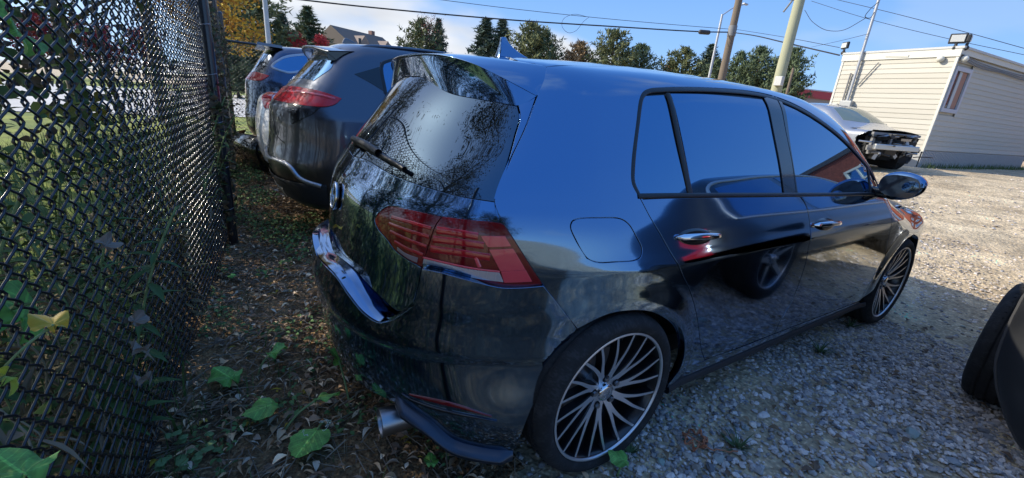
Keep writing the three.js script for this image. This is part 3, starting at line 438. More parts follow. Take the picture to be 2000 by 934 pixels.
    const gl = new THREE.CircleGeometry(1, 36); const pa = gl.attributes.position; for (let i = 0; i < pa.count; i++) { const x = pa.getX(i), y = pa.getY(i); pa.setXYZ(i, Math.sign(x) * Math.pow(Math.abs(x), 0.8) * 0.098, Math.sign(y) * Math.pow(Math.abs(y), 0.8) * 0.062, 0); } gl.rotateY(-Math.PI / 2 + 0.06); gl.scale(1, 0.94, 0.86); gl.translate(1.923, 1.006, 0.930 * s); mesh('mirror_glass', gl, phys(lin(0.02, 0.025, 0.035), { roughness: 0.05, ior: 1.7 }), m);
    mesh('mirror_stalk', grbox(0.11, 0.055, 0.10, 0.02, 1.985, 0.955, 0.848 * s), MAT.gloss, m);
  }
  // -- roof antenna
  { const c = S.cast(V(0.03, 3, 0), V(0, -1, 0), 0, 3, 200).p; const sh = new THREE.Shape(); sh.moveTo(-0.075, 0); sh.quadraticCurveTo(-0.068, 0.012, -0.06, 0.07); sh.lineTo(-0.048, 0.072); sh.quadraticCurveTo(-0.02, 0.028, 0.085, 0.0); sh.lineTo(-0.075, 0); const g = new THREE.ExtrudeGeometry(sh, { depth: 0.008, bevelEnabled: true, bevelThickness: 0.012, bevelSize: 0.008, bevelSegments: 4, curveSegments: 10 }); g.translate(0, 0.004, -0.004); const p = g.attributes.position; for (let i = 0; i < p.count; i++) { const y = p.getY(i); p.setZ(i, p.getZ(i) * (1.5 - 14 * Math.min(0.07, Math.max(0, y)))); } g.computeVertexNormals(); g.translate(c.x, c.y - 0.002, 0); mesh('roof_antenna', g, MAT.paint, golf); }
  // -- rear wiper
  { const w = thing2('rear_wiper', golf); const p0 = S.pix(688, 284), p1 = S.pix(792, 337); const N = S.normal(S.pix(760, 320)); const line = [[700, 282], [730, 298], [765, 316], [798, 336]].map(q => S.pix(...q).addScaledVector(N, 0.018)); mesh('wiper_blade', gtube(line, 0.009, 8), MAT.trim, w); mesh('wiper_arm', [gtube([[703, 280], [725, 290], [752, 308]].map(q => S.pix(...q).addScaledVector(N, 0.030)), 0.013, 8)], MAT.plastic, w); const pv = S.pix(705, 284); const g = new THREE.SphereGeometry(0.02, 16, 10); g.translate(pv.x + N.x * 0.012, pv.y + N.y * 0.012, pv.z); mesh('wiper_hub', g, MAT.trim, w); }
  // -- round badge: ring, V over W
  { const bd = thing2('badge', golf); const c = rearAt(0.862, 0), n = S.normal(V(c.x, c.y, c.z)); const q = new THREE.Quaternion().setFromUnitVectors(V(0, 0, 1), n); const put = g => { g.applyQuaternion(q); g.translate(c.x + n.x * 0.007, c.y + n.y * 0.007, 0); return g; };
    const disc = new THREE.CylinderGeometry(0.052, 0.054, 0.008, 40); disc.rotateX(Math.PI / 2); mesh('badge_disc', put(disc), MAT.gloss, bd);
    const ring = new THREE.TorusGeometry(0.0505, 0.0052, 10, 56); ring.translate(0, 0, 0.004); mesh('badge_ring', put(ring), MAT.chrome, bd);
    const bar = (a, b) => { const dx = b[0] - a[0], dy = b[1] - a[1], L = Math.hypot(dx, dy); const g = new RoundedBoxGeometry(L + 0.006, 0.0072, 0.006, 1, 0.0018); g.rotateZ(Math.atan2(dy, dx)); g.translate((a[0] + b[0]) / 2, (a[1] + b[1]) / 2, 0.005); return put(g); };
    mesh('letter_v', [bar([-0.018, 0.044], [0, 0.006]), bar([0, 0.006], [0.018, 0.044])], MAT.chrome, bd);
    mesh('letter_w', [bar([-0.040, 0.026], [-0.019, -0.036]), bar([-0.019, -0.036], [0, 0.000]), bar([0, 0.000], [0.019, -0.036]), bar([0.019, -0.036], [0.040, 0.026])], MAT.chrome, bd); }
  // -- underbody and wheel housings
  mesh('underbody', [gbox(3.2, 0.10, 1.30, 1.42, 0.22, 0)], MAT.gap, golf);
  for (const c of [GW.r, GW.f]) for (const s of [1, -1]) { const g = new THREE.CylinderGeometry(0.352, 0.352, 0.30, 40, 1, true, Math.PI / 2 + 0.0, Math.PI - 0.75); g.rotateX(Math.PI / 2); g.rotateZ(0); const g2 = g.clone(); g2.translate(c.x, c.y, 0.66 * s); mesh('wheel_housing', [g2, gbox(0.74, 0.72, 0.02, c.x, c.y + 0.05, 0.545 * s)], MAT.gap, golf); }
}
// ---------- wheel: tyre, barrel, forked spokes, bolts ----------
const tyreTex = (() => { const a = tileNoise(64, 31), b = tileNoise(16, 32); return dataTex(256, 64, (u, v) => { const k = 0.55 * a(u, v) + 0.45 * b(u, v); const g = 22 + 16 * k + (k > 0.66 ? 10 : 0); return [g, g, g * 1.02]; }, true, 6, 1); })();
const tyreMat = new THREE.MeshStandardMaterial({ map: tyreTex, roughness: 0.86 });
function makeWheel(parent, { R = 0.315, width = 0.225, rimR = 0.254, pos, side = 1, turn = 0, spokes = 10, style = 'fork', dark = MAT.rimblack, face = MAT.alu } = {}) {
  const w = new THREE.Group(); w.name = 'wheel'; w.position.copy(pos); w.rotation.y = turn + (side < 0 ? Math.PI : 0); parent.add(w); // +z of the group looks outwards, z = 0 is the rim lip
  const h = width, P2 = (r, z) => new THREE.Vector2(r, z);
  const tp = [P2(rimR + 0.001, -0.006), P2(rimR + 0.006, 0.004), P2(rimR + 0.018, 0.008), P2(lerp(rimR, R, 0.5), 0.012), P2(R - 0.016, 0.002), P2(R - 0.005, -0.012), P2(R, -0.028)];
  for (let i = 0; i < 4; i++) { const z = -0.028 - (h - 0.056) * (i + 0.5) / 4.5; tp.push(P2(R + 0.001, z + 0.006), P2(R - 0.007, z + 0.004), P2(R - 0.007, z - 0.004), P2(R + 0.001, z - 0.006)); }
  tp.push(P2(R, -h + 0.028), P2(R - 0.006, -h + 0.012), P2(R - 0.02, -h), P2(rimR + 0.01, -h - 0.008), P2(rimR, -h));
  const tg = new THREE.LatheGeometry(tp, 96); tg.rotateX(Math.PI / 2); mesh('tyre', tg, tyreMat, w);
  { const gs = []; for (let i = 0; i < 60; i++) { const a = i / 60 * 2 * Math.PI; const b = gbox(0.004, 0.006, 0.022, 0, R - 0.0045, -0.022, 0, 0.5); b.rotateZ(a); gs.push(b); } stuff(mesh('tread_sipe', gs, MAT.gap, w)); }
  const bp = [P2(rimR - 0.004, 0.003), P2(rimR + 0.003, 0.0), P2(rimR + 0.002, -0.006), P2(rimR - 0.012, -0.012), P2(rimR - 0.018, -0.05), P2(rimR - 0.03, -0.11), P2(rimR - 0.022, -h + 0.02), P2(rimR, -h)]; const bg = new THREE.LatheGeometry(bp, 72); bg.rotateX(Math.PI / 2); mesh('rim', bg, dark, w);
  const lp = [P2(rimR - 0.0085, -0.004), P2(rimR - 0.0072, 0.0015), P2(rimR - 0.004, 0.0045), P2(rimR + 0.0015, 0.002)]; const lg = new THREE.LatheGeometry(lp, 96); lg.rotateX(Math.PI / 2); mesh('rim_lip', lg, face, w);
  const zAt = r => -0.006 - 0.050 * Math.pow(1 - Math.min(1, r / rimR), 1.4) * (style === 'fork' ? 1 : 0.6);   // concave face
  const ribbon = (pts, w0, w1, dep) => { // pts: [r, angle]; flat faced bar
    const c = new THREE.CatmullRomCurve3(pts.map(([r, a]) => V(r * Math.cos(a), r * Math.sin(a), zAt(r))), false, 'centripetal'), N = 14, f = [], s = [];
    const pf = [], ix = [], ps = [], is = [];
    for (let i = 0; i <= N; i++) { const t = i / N, p = c.getPoint(t), tg = c.getTangent(t), sd = V(-tg.y, tg.x, 0).normalize(), ww = lerp(w0, w1, t) / 2;
      const A = p.clone().addScaledVector(sd, ww), B = p.clone().addScaledVector(sd, -ww); pf.push(A.x, A.y, A.z, B.x, B.y, B.z);
      const A2 = p.clone().addScaledVector(sd, ww * 1.25), B2 = p.clone().addScaledVector(sd, -ww * 1.25); ps.push(A.x, A.y, A.z - 0.0008, A2.x, A2.y, A2.z - 0.006, A2.x, A2.y, A2.z - dep, B2.x, B2.y, B2.z - dep, B2.x, B2.y, B2.z - 0.006, B.x, B.y, B.z - 0.0008); }
    for (let i = 0; i < N; i++) { const a = i * 2; ix.push(a, a + 1, a + 2, a + 2, a + 1, a + 3); for (let k = 0; k < 5; k++) { const q = i * 6 + k; is.push(q, q + 6, q + 1, q + 1, q + 6, q + 7); } }
    const mk = (p, i) => { const g = new THREE.BufferGeometry(); g.setAttribute('position', new THREE.Float32BufferAttribute(p, 3)); g.setAttribute('uv', new THREE.Float32BufferAttribute(new Float32Array(p.length / 3 * 2), 2)); g.setIndex(i); const q = g.toNonIndexed(); q.computeVertexNormals(); return q; };
    return [mk(pf, ix), mk(ps, is)];
  };
  for (let i = 0; i < spokes; i++) {
    const a0 = i / spokes * 2 * Math.PI + 0.12, half = Math.PI / spokes, F = [], Sd = [];
    if (style === 'fork') {
      for (const s of [-1, 1]) { const [f, d] = ribbon([[0.040, a0 + s * 0.10], [0.085, a0 + s * 0.055], [0.12, a0 + s * half * 0.26 + 0.02], [0.175, a0 + s * half * 0.42 + 0.05], [rimR - 0.008, a0 + s * half * 0.52 + 0.10]], 0.020, 0.0085, 0.03); F.push(f); Sd.push(d); }
    } else { const [f, d] = ribbon([[0.035, a0], [0.12, a0], [rimR - 0.008, a0]], 0.05, 0.026, 0.03); F.push(f); Sd.push(d); }
    mesh('spoke', Sd, dark, w); mesh('spoke_face', F, face, w);
  }
  const hub = new THREE.CylinderGeometry(0.062, 0.066, 0.05, 40); hub.rotateX(Math.PI / 2); hub.translate(0, 0, zAt(0.05) - 0.027); mesh('hub', hub, face, w);
  const capR = 0.034; const cap = new THREE.LatheGeometry([P2(0, 0.016), P2(0.022, 0.015), P2(0.031, 0.012), P2(capR, 0.006), P2(capR + 0.001, -0.012)], 36); cap.rotateX(Math.PI / 2); cap.translate(0, 0, zAt(0.03) + 0.006); mesh('hub_cap', cap, MAT.chrome, w);
  for (let i = 0; i < 5; i++) { const a = i / 5 * 2 * Math.PI + 0.4; const x = 0.056 * Math.cos(a), y = 0.056 * Math.sin(a); const pk = new THREE.CylinderGeometry(0.0145, 0.0145, 0.004, 20); pk.rotateX(Math.PI / 2); pk.translate(x, y, zAt(0.056) + 0.001); mesh('bolt_pocket', pk, MAT.gap, w); const g = new THREE.CylinderGeometry(0.0095, 0.0105, 0.014, 6); g.rotateX(Math.PI / 2); g.translate(x, y, zAt(0.056) + 0.004); mesh('wheel_bolt', g, MAT.steel, w); }
  const disc = new THREE.CylinderGeometry(0.15, 0.15, 0.02, 48); disc.rotateX(Math.PI / 2); disc.translate(0, 0, -0.10); mesh('brake_disc', disc, MAT.disc, w);
  mesh('brake_calliper', grbox(0.07, 0.15, 0.05, 0.012, 0.12, 0.06, -0.095), MAT.plastic, w);
  const back = new THREE.CircleGeometry(rimR - 0.02, 40); back.translate(0, 0, -0.125); mesh('dust_shield', back, MAT.disc, w);
  return w;
}
for (const s of [1, -1]) { makeWheel(golf, { pos: V(0, 0.305, 0.895 * s), side: s }); makeWheel(golf, { pos: V(2.637, 0.308, 0.885 * s), side: s, turn: -0.0 }); }
// ---------- the other cars ----------
function carSkin(o, origin, yaw = 0) {
  const { W, H, belt, hood, ro, wb, fo, tumble = 0.70, slope = 0.42, floor = 0.24 } = o;
  const fw = pchip([floor - 0.1, floor, floor + 0.08, 0.5, 0.72, belt - 0.12, belt, lerp(belt, H, 0.5), H - 0.05, H + 0.1], [W * 0.86, W * 0.94, W * 0.975, W * 0.992, W, W * 0.985, W * 0.935, W * lerp(0.935, tumble, 0.5), W * tumble, W * (tumble - 0.08)]);
  const fr = pchip([floor - 0.1, floor, 0.42, 0.58, 0.75, belt - 0.05, belt + 0.06, lerp(belt, H, 0.6), H], o.rear || [-ro + 0.16, -ro + 0.07, -ro + 0.01, -ro, -ro + 0.03, -ro + 0.06, -ro + 0.13, -ro + lerp(0.13, slope, 0.65), -ro + slope + 0.06]);
  const tx = o.top || [[-ro + 0.1, H - 0.12], [-ro + slope, H - 0.05], [0.1, H - 0.012], [0.8, H], [wb - 1.25, H - 0.03], [wb - 0.85, H - 0.10], [wb - 0.35, lerp(belt, H, 0.45)], [wb + 0.0, belt + 0.08], [wb + 0.25, hood + 0.03], [wb + 0.6, hood - 0.04], [wb + fo - 0.05, hood - 0.2], [wb + fo, hood - 0.4]];
  const ft = pchip(tx.map(p => p[0]), tx.map(p => p[1]));
  const F = (x, y, z) => {
    const t = Math.max(0, (0.4 - x) / (ro + 0.4)), tf = Math.max(0, (x - wb + 0.3) / (fo + 0.3)), g = sstep(belt - 0.1, H, y);
    const side = z - fw(y) * (1 - lerp(0.05, 0.13, g) * t * t - 0.09 * tf * tf);
    const rear = fr(y) + 0.14 * z * z + 0.42 * z ** 4 - x;
    const top = y - ft(x + 0.4 * z * z * sstep(1.2, 2, x) * (1 - sstep(wb, wb + 0.4, x))) + 0.12 * z * z;
    const front = x - (wb + fo) + 0.28 * z * z + 0.2 * z ** 4 + 0.25 * Math.max(0, y - 0.6) ** 2;
    return smax(smax(smax(smax(side, rear * 0.9, o.kc || 0.14), top * 0.9, 0.1), front, 0.2), floor - 0.04 - y, 0.05);
  };
  return new Skin(F, origin, yaw);
}
function carBody(c, skin, paint, parent, o, res = 0.045) {
  const R = o.arch || 0.40, ay = o.R || 0.34;
  const core = [-o.ro + 0.5, o.wb + o.fo - 0.6, o.floor === undefined ? 0.45 : o.floor + 0.22, o.hood - 0.25, o.W - 0.42];
  const arch = m => Math.abs(m.z) > 0.45 && [0, o.wb].some(x => Math.hypot(m.x - x, m.y - ay) < R);
  mesh('body', shellGeo(skin, core, res, m => arch(m) || (c && c(m))), paint, parent);
  for (const x of [0, o.wb]) for (const s of [1, -1]) { if (c && c(V(x, ay + R, 0.8 * s))) continue; const pts = []; for (let a = -0.25; a <= Math.PI + 0.26; a += 0.15) { const px = x + R * Math.cos(a), py = ay + R * Math.sin(a); const q = skin.cast(V(px, py, 3), V(0, 0, -1), 0, 3, 150).p; pts.push(V(px, py, q.z + 0.004)); } const g = gtube(pts, 0.026, 8, 60); mesh('arch_trim', s > 0 ? g : mirrorZ(g), MAT.plastic, parent); const w = new THREE.CylinderGeometry(R, R, 0.35, 30, 1, true, Math.PI / 2 - 0.3, Math.PI + 0.6); w.rotateX(Math.PI / 2); w.translate(x, ay, (o.W - 0.22) * s); mesh('wheel_housing', [w, gbox(0.8, 0.7, 0.02, x, ay + 0.1, (o.W - 0.40) * s)], MAT.gap, parent); }
}
function overlay(name, skin, D, runs, mat, parent, opt = {}) { return panel(name, skin, D, runs, mat, parent, { cell: 0.03, off: 0.003, edge: 0.004, round: 0.001, per: 5, far: 5, ...opt }); }
const paintGrey = phys(lin(0.095, 0.102, 0.125), { metalness: 1, roughness: 0.3, clearcoat: 1, clearcoatRoughness: 0.03 });
const paintNavy = phys(lin(0.06, 0.085, 0.14), { metalness: 1, roughness: 0.2, clearcoat: 1, clearcoatRoughness: 0.03 });
const paintBlack = phys(lin(0.010, 0.011, 0.014), { metalness: 0.4, roughness: 0.35, clearcoat: 1, clearcoatRoughness: 0.03 });
const paintWhite = phys(lin(0.72, 0.73, 0.74), { roughness: 0.35, clearcoat: 1, clearcoatRoughness: 0.03 });
const paintSilver = phys(lin(0.33, 0.34, 0.36), { metalness: 0.6, roughness: 0.35, clearcoat: 1, clearcoatRoughness: 0.05 });
const silverTrim = std(lin(0.45, 0.46, 0.48), 0.35, 0.8);
{ // grey crossover next to the hatchback
  const o = { W: 0.886, H: 1.63, belt: 1.08, hood: 1.0, ro: 0.83, wb: 2.61, fo: 0.86, R: 0.335, arch: 0.40, slope: 0.50, floor: 0.26, tumble: 0.68, rear: [-0.64, -0.72, -0.80, -0.83, -0.80, -0.77, -0.68, -0.44, -0.26] };
  const pos = [-0.02, groundH(0, -2.74) + 0.03, -2.74], S = carSkin(o, pos);
  const c = thing('crossover_car', 'dark grey crossover with roof spoiler and red wraparound tail lights beside the hatchback', 'car', null, pos);
  carBody(null, S, paintGrey, c, o, 0.04);
  const D = [-0.6, 0.1, 0.9];
  const tl = overlay('tail_light', S, D, [[[536, 190], [540, 180], [550, 173.5], [593, 172.5], [636, 182], [667, 193]], [[667, 193], [652, 205], [626, 209], [563, 201.5], [537, 196]], [[537, 196], [536, 190]]], MAT.lamp, c, { cell: 0.02, edge: 0.01, off: 0.008 });
  overlay('lamp_cover', S, D, [[[563, 202.5], [626, 210]], [[626, 210], [612, 222], [590, 233], [569, 243]], [[569, 243], [565, 222], [563, 202.5]]], MAT.gloss, tl, { off: 0.006 });
  mesh('light_blade', stripGeo(S, D, [[[549, 180], [590, 181], [630, 188], [655, 194]]], 0.02, 0.004, { off: 0.009 }), MAT.brightred, tl);
  overlay('rear_screen', S, [-1, 0.6, 0.4], [[[607, 108.5], [651, 116.5]], [[651, 116.5], [647, 133], [613, 158]], [[613, 158], [562, 160]], [[562, 160], [580, 137], [607, 108.5]]], MAT.glass, c);
  overlay('quarter_window', S, [-0.2, 0.3, 1], [[[692, 145], [720, 137], [747, 129]], [[747, 129], [752, 180]], [[752, 180], [725, 163], [692, 145]]], MAT.gloss, c);
  overlay('side_window', S, [0, 0.35, 1], [[[757, 186], [750, 126], [775, 117]], [[775, 117], [830, 110], [900, 110], [960, 118]], [[960, 118], [960, 190]], [[960, 190], [757, 186]]], MAT.glass, c);
  mesh('window_trim', stripGeo(S, [0, 0.35, 1], [[[753, 183], [746, 127], [760, 119], [830, 107], [900, 107], [985, 116]]], 0.03, 0.006), MAT.trim, c);
  mesh('door_seam', stripGeo(S, [0, 0.2, 1], [[[743, 122], [752, 180], [760, 260]]], 0.008, 0.0015), MAT.gap, c);
  { // spoiler
    const g = new THREE.BufferGeometry(), pos2 = [], idx = [], N = 24, M = 6; for (let i = 0; i <= N; i++) { const z = lerp(-0.60, 0.60, i / N); for (let j = 0; j <= M; j++) { const v = j / M; pos2.push(lerp(-0.16, -0.47 + 0.30 * z * z, v), 1.570 - 0.16 * z * z - 0.02 * v, z); } for (let j = 0; j <= M; j++) { const v = j / M; pos2.push(lerp(-0.47 + 0.30 * z * z, -0.28, v), 1.552 - 0.16 * z * z - 0.06 * v - 0.02, z); } }
    const k = 2 * (M + 1); for (let i = 0; i < N; i++) for (let j = 0; j < k - 1; j++) { const a = i * k + j, b = a + k; idx.push(a, b, a + 1, a + 1, b, b + 1); } g.setAttribute('position', new THREE.Float32BufferAttribute(pos2, 3)); g.setAttribute('uv', new THREE.Float32BufferAttribute(new Float32Array(pos2.length / 3 * 2), 2)); g.setIndex(idx); g.computeVertexNormals(); mesh('spoiler', g, paintGrey, c);
    const sd = (z) => { const s = new THREE.Shape([new THREE.Vector2(-0.37, 1.485), new THREE.Vector2(-0.16, 1.505), new THREE.Vector2(-0.22, 1.44), new THREE.Vector2(-0.36, 1.42)]); const e = new THREE.ExtrudeGeometry(s, { depth: 0.02, bevelEnabled: false }); e.translate(0, 0, z); return e; }; mesh('spoiler_end', sd(0.57), MAT.gloss, c); mesh('spoiler_end', sd(-0.59), MAT.gloss, c); }
  for (const s of [1, -1]) mesh('roof_rail', gtube([[-0.12, 1.545, 0.53 * s], [-0.02, 1.572, 0.53 * s], [0.6, 1.598, 0.54 * s], [1.2, 1.575, 0.54 * s], [1.34, 1.535, 0.54 * s]], 0.013, 8, 40), paintGrey, c);
  { const sh = new THREE.Shape(); sh.moveTo(-0.09, 0); sh.quadraticCurveTo(-0.08, 0.05, -0.06, 0.065); sh.quadraticCurveTo(0, 0.06, 0.09, 0); const g = new THREE.ExtrudeGeometry(sh, { depth: 0.02, bevelEnabled: true, bevelSize: 0.01, bevelThickness: 0.012, bevelSegments: 3 }); g.translate(-0.05, 1.585, -0.01); mesh('roof_antenna', g, paintGrey, c); }
  // hatch lines, number-plate garnish, bumper with bright insert
  mesh('hatch_seam', stripGeo(S, [-1, 0.1, 0.5], [[[537, 196], [534, 230], [540, 262], [556, 280]]], 0.008, 0.002), MAT.gap, c);
  mesh('bumper_trim', stripGeo(S, [-0.8, 0, 0.8], [[S.cast(V(-3, 0.62, -0.5), V(1, 0, 0), 0, 4, 200).p, S.cast(V(-3, 0.60, -0.2), V(1, 0, 0), 0, 4, 200).p, S.cast(V(-3, 0.585, 0.1), V(1, 0, 0), 0, 4, 200).p, [540, 312], [566, 325], [586, 348], [628, 364]]], 0.035, 0.018), silverTrim, c);
  mesh('bumper_lower', stripGeo(S, [-0.8, -0.1, 0.8], [[S.cast(V(-3, 0.38, -0.55), V(1, 0, 0), 0, 4, 200).p, S.cast(V(-3, 0.37, -0.2), V(1, 0, 0), 0, 4, 200).p, S.cast(V(-3, 0.37, 0.2), V(1, 0, 0), 0, 4, 200).p, S.cast(V(-3, 0.37, 0.5), V(1, 0, 0), 0, 4, 200).p, S.cast(V(-0.45, 0.37, 3), V(0, 0, -1), 0, 4, 200).p]], 0.20, 0.012), MAT.plastic, c);
  mesh('skid_plate', stripGeo(S, [-0.9, -0.2, 0.5], [[-0.35, -0.1, 0.1, 0.3, 0.42].map(z => S.cast(V(-3, 0.33, z), V(1, 0, 0), 0, 4, 200).p)], 0.10, 0.018), silverTrim, c);
  for (const s of [1, -1]) { makeWheel(c, { R: 0.335, rimR: 0.225, width: 0.215, pos: V(0, 0.335, 0.875 * s), side: s, style: 'five', spokes: 5 }); makeWheel(c, { R: 0.335, rimR: 0.225, width: 0.215, pos: V(2.61, 0.335, 0.875 * s), side: s, style: 'five', spokes: 5 }); }
  mesh('underbody', gbox(3.6, 0.12, 1.3, 1.3, 0.30, 0), MAT.gap, c);
}
{ // dark blue sport utility at the end of the row
  const o = { W: 0.965, H: 1.73, belt: 1.16, hood: 1.10, ro: 1.05, wb: 2.85, fo: 0.95, R: 0.37, arch: 0.43, slope: 0.40, floor: 0.28, tumble: 0.72 };
  const pos = [0.08, groundH(0, -6.95), -6.95], S = carSkin(o, pos);
  const c = thing('sport_utility_car', 'dark blue sport utility car with bright window frame at the far end of the row', 'car', null, pos);
  carBody(null, S, paintNavy, c, o, 0.05);
  overlay('tail_light', S, [-0.7, 0.1, 0.8], [[[473, 143], [500, 141], [526, 148]], [[526, 148], [510, 157], [474, 153]], [[474, 153], [473, 143]]], MAT.lamp, c, { off: 0.008, edge: 0.01 });
  overlay('side_window', S, [0, 0.3, 1], [[[533, 130], [545, 118], [562, 111], [600, 106]], [[600, 106], [600, 135]], [[600, 135], [560, 140], [533, 130]]], MAT.glass, c);
  mesh('window_trim', stripGeo(S, [0, 0.3, 1], [[[600, 106], [562, 110], [545, 117], [531, 130], [560, 141], [600, 137]]], 0.035, 0.008), silverTrim, c);
  overlay('rear_screen', S, [-1, 0.5, 0.5], [[[501, 104], [525, 103]], [[525, 103], [509, 125], [487, 137]], [[487, 137], [480, 136]], [[480, 136], [490, 120], [501, 104]]], MAT.glass, c);
  const sp = gbox(0.34, 0.04, 1.3, -0.62, 1.66, 0, 0, 0, -0.04); mesh('spoiler', sp, paintNavy, c);
  for (const s of [1, -1]) { makeWheel(c, { R: 0.37, rimR: 0.24, width: 0.235, pos: V(0, 0.37, 0.95 * s), side: s, style: 'five', spokes: 5 }); makeWheel(c, { R: 0.37, rimR: 0.24, width: 0.235, pos: V(2.85, 0.37, 0.95 * s), side: s, style: 'five', spokes: 5 }); }
  mesh('underbody', gbox(3.8, 0.12, 1.4, 1.4, 0.32, 0), MAT.gap, c);
}
{ // white saloon between them
  const o = { W: 0.87, H: 1.42, belt: 0.95, hood: 0.92, ro: 0.98, wb: 2.65, fo: 0.88, R: 0.32, arch: 0.37, floor: 0.22, tumble: 0.66, rear: [-0.84, -0.92, -0.97, -0.98, -0.96, -0.93, -0.90, -0.5, -0.3], top: [[-1.0, 1.02], [-0.85, 1.06], [-0.45, 1.09], [-0.2, 1.20], [0.15, 1.36], [0.6, 1.42], [1.3, 1.41], [1.8, 1.30], [2.3, 1.06], [2.6, 0.95], [3.2, 0.86], [3.5, 0.68], [3.55, 0.5]] };
  const pos = [0.1, groundH(0, -4.75), -4.75], S = carSkin(o, pos);
  const c = thing('saloon_car', 'white saloon with red tail light squeezed between the grey crossover and the blue sport utility', 'car', null, pos);
  carBody(null, S, paintWhite, c, o, 0.05);
  overlay('tail_light', S, [-0.8, 0.1, 0.7], [[[517, 184], [524, 181], [540, 183]], [[540, 183], [541, 212]], [[541, 212], [518, 212]], [[518, 212], [517, 184]]], MAT.lamp, c, { off: 0.008, edge: 0.01 });
  mesh('rear_screen', stripGeo(S, [-0.6, 1, 0], [[V(-0.32, 1.14, 0), V(0.1, 1.34, 0)]], 1.0, 0.006), MAT.glass, c);
  for (const s of [1, -1]) makeWheel(c, { R: 0.32, rimR: 0.21, width: 0.205, pos: V(0, 0.32, 0.86 * s), side: s, style: 'five', spokes: 5 });
  for (const s of [1, -1]) makeWheel(c, { R: 0.32, rimR: 0.21, width: 0.205, pos: V(2.65, 0.32, 0.86 * s), side: s, style: 'five', spokes: 5 });
}
{ // loose black bumper cover lying by the fence
  const p = pixGround(486, 322); const c = thing('loose_bumper', 'loose black plastic bumper cover standing on the weeds by the fence', 'bumper', null, [p.x, groundH(p.x, p.z), p.z], 0.15);
  const prof = [[0, 0.02], [0.03, 0.12], [0.05, 0.24], [0.04, 0.34], [-0.01, 0.42], [-0.06, 0.44]], pos = [], idx = [], N = 40, K = prof.length;
  for (let i = 0; i <= N; i++) { const s = lerp(-0.85, 0.85, i / N), b = 0.16 * Math.pow(Math.abs(s) / 0.85, 3), tz = s; for (const [d, y] of prof) pos.push(-d - 0.10 + b + 0.5 * Math.max(0, Math.abs(s) - 0.7), y + 0.03 * Math.sin(s * 3), tz); }
  for (let i = 0; i < N; i++) for (let j = 0; j < K - 1; j++) { const a = i * K + j, b = a + K; idx.push(a, b, a + 1, a + 1, b, b + 1); }
  const g = new THREE.BufferGeometry(); g.setAttribute('position', new THREE.Float32BufferAttribute(pos, 3)); g.setAttribute('uv', new THREE.Float32BufferAttribute(new Float32Array(pos.length / 3 * 2), 2)); g.setIndex(idx); g.computeVertexNormals(); mesh('bumper_cover', g, MAT.gloss, c);
}
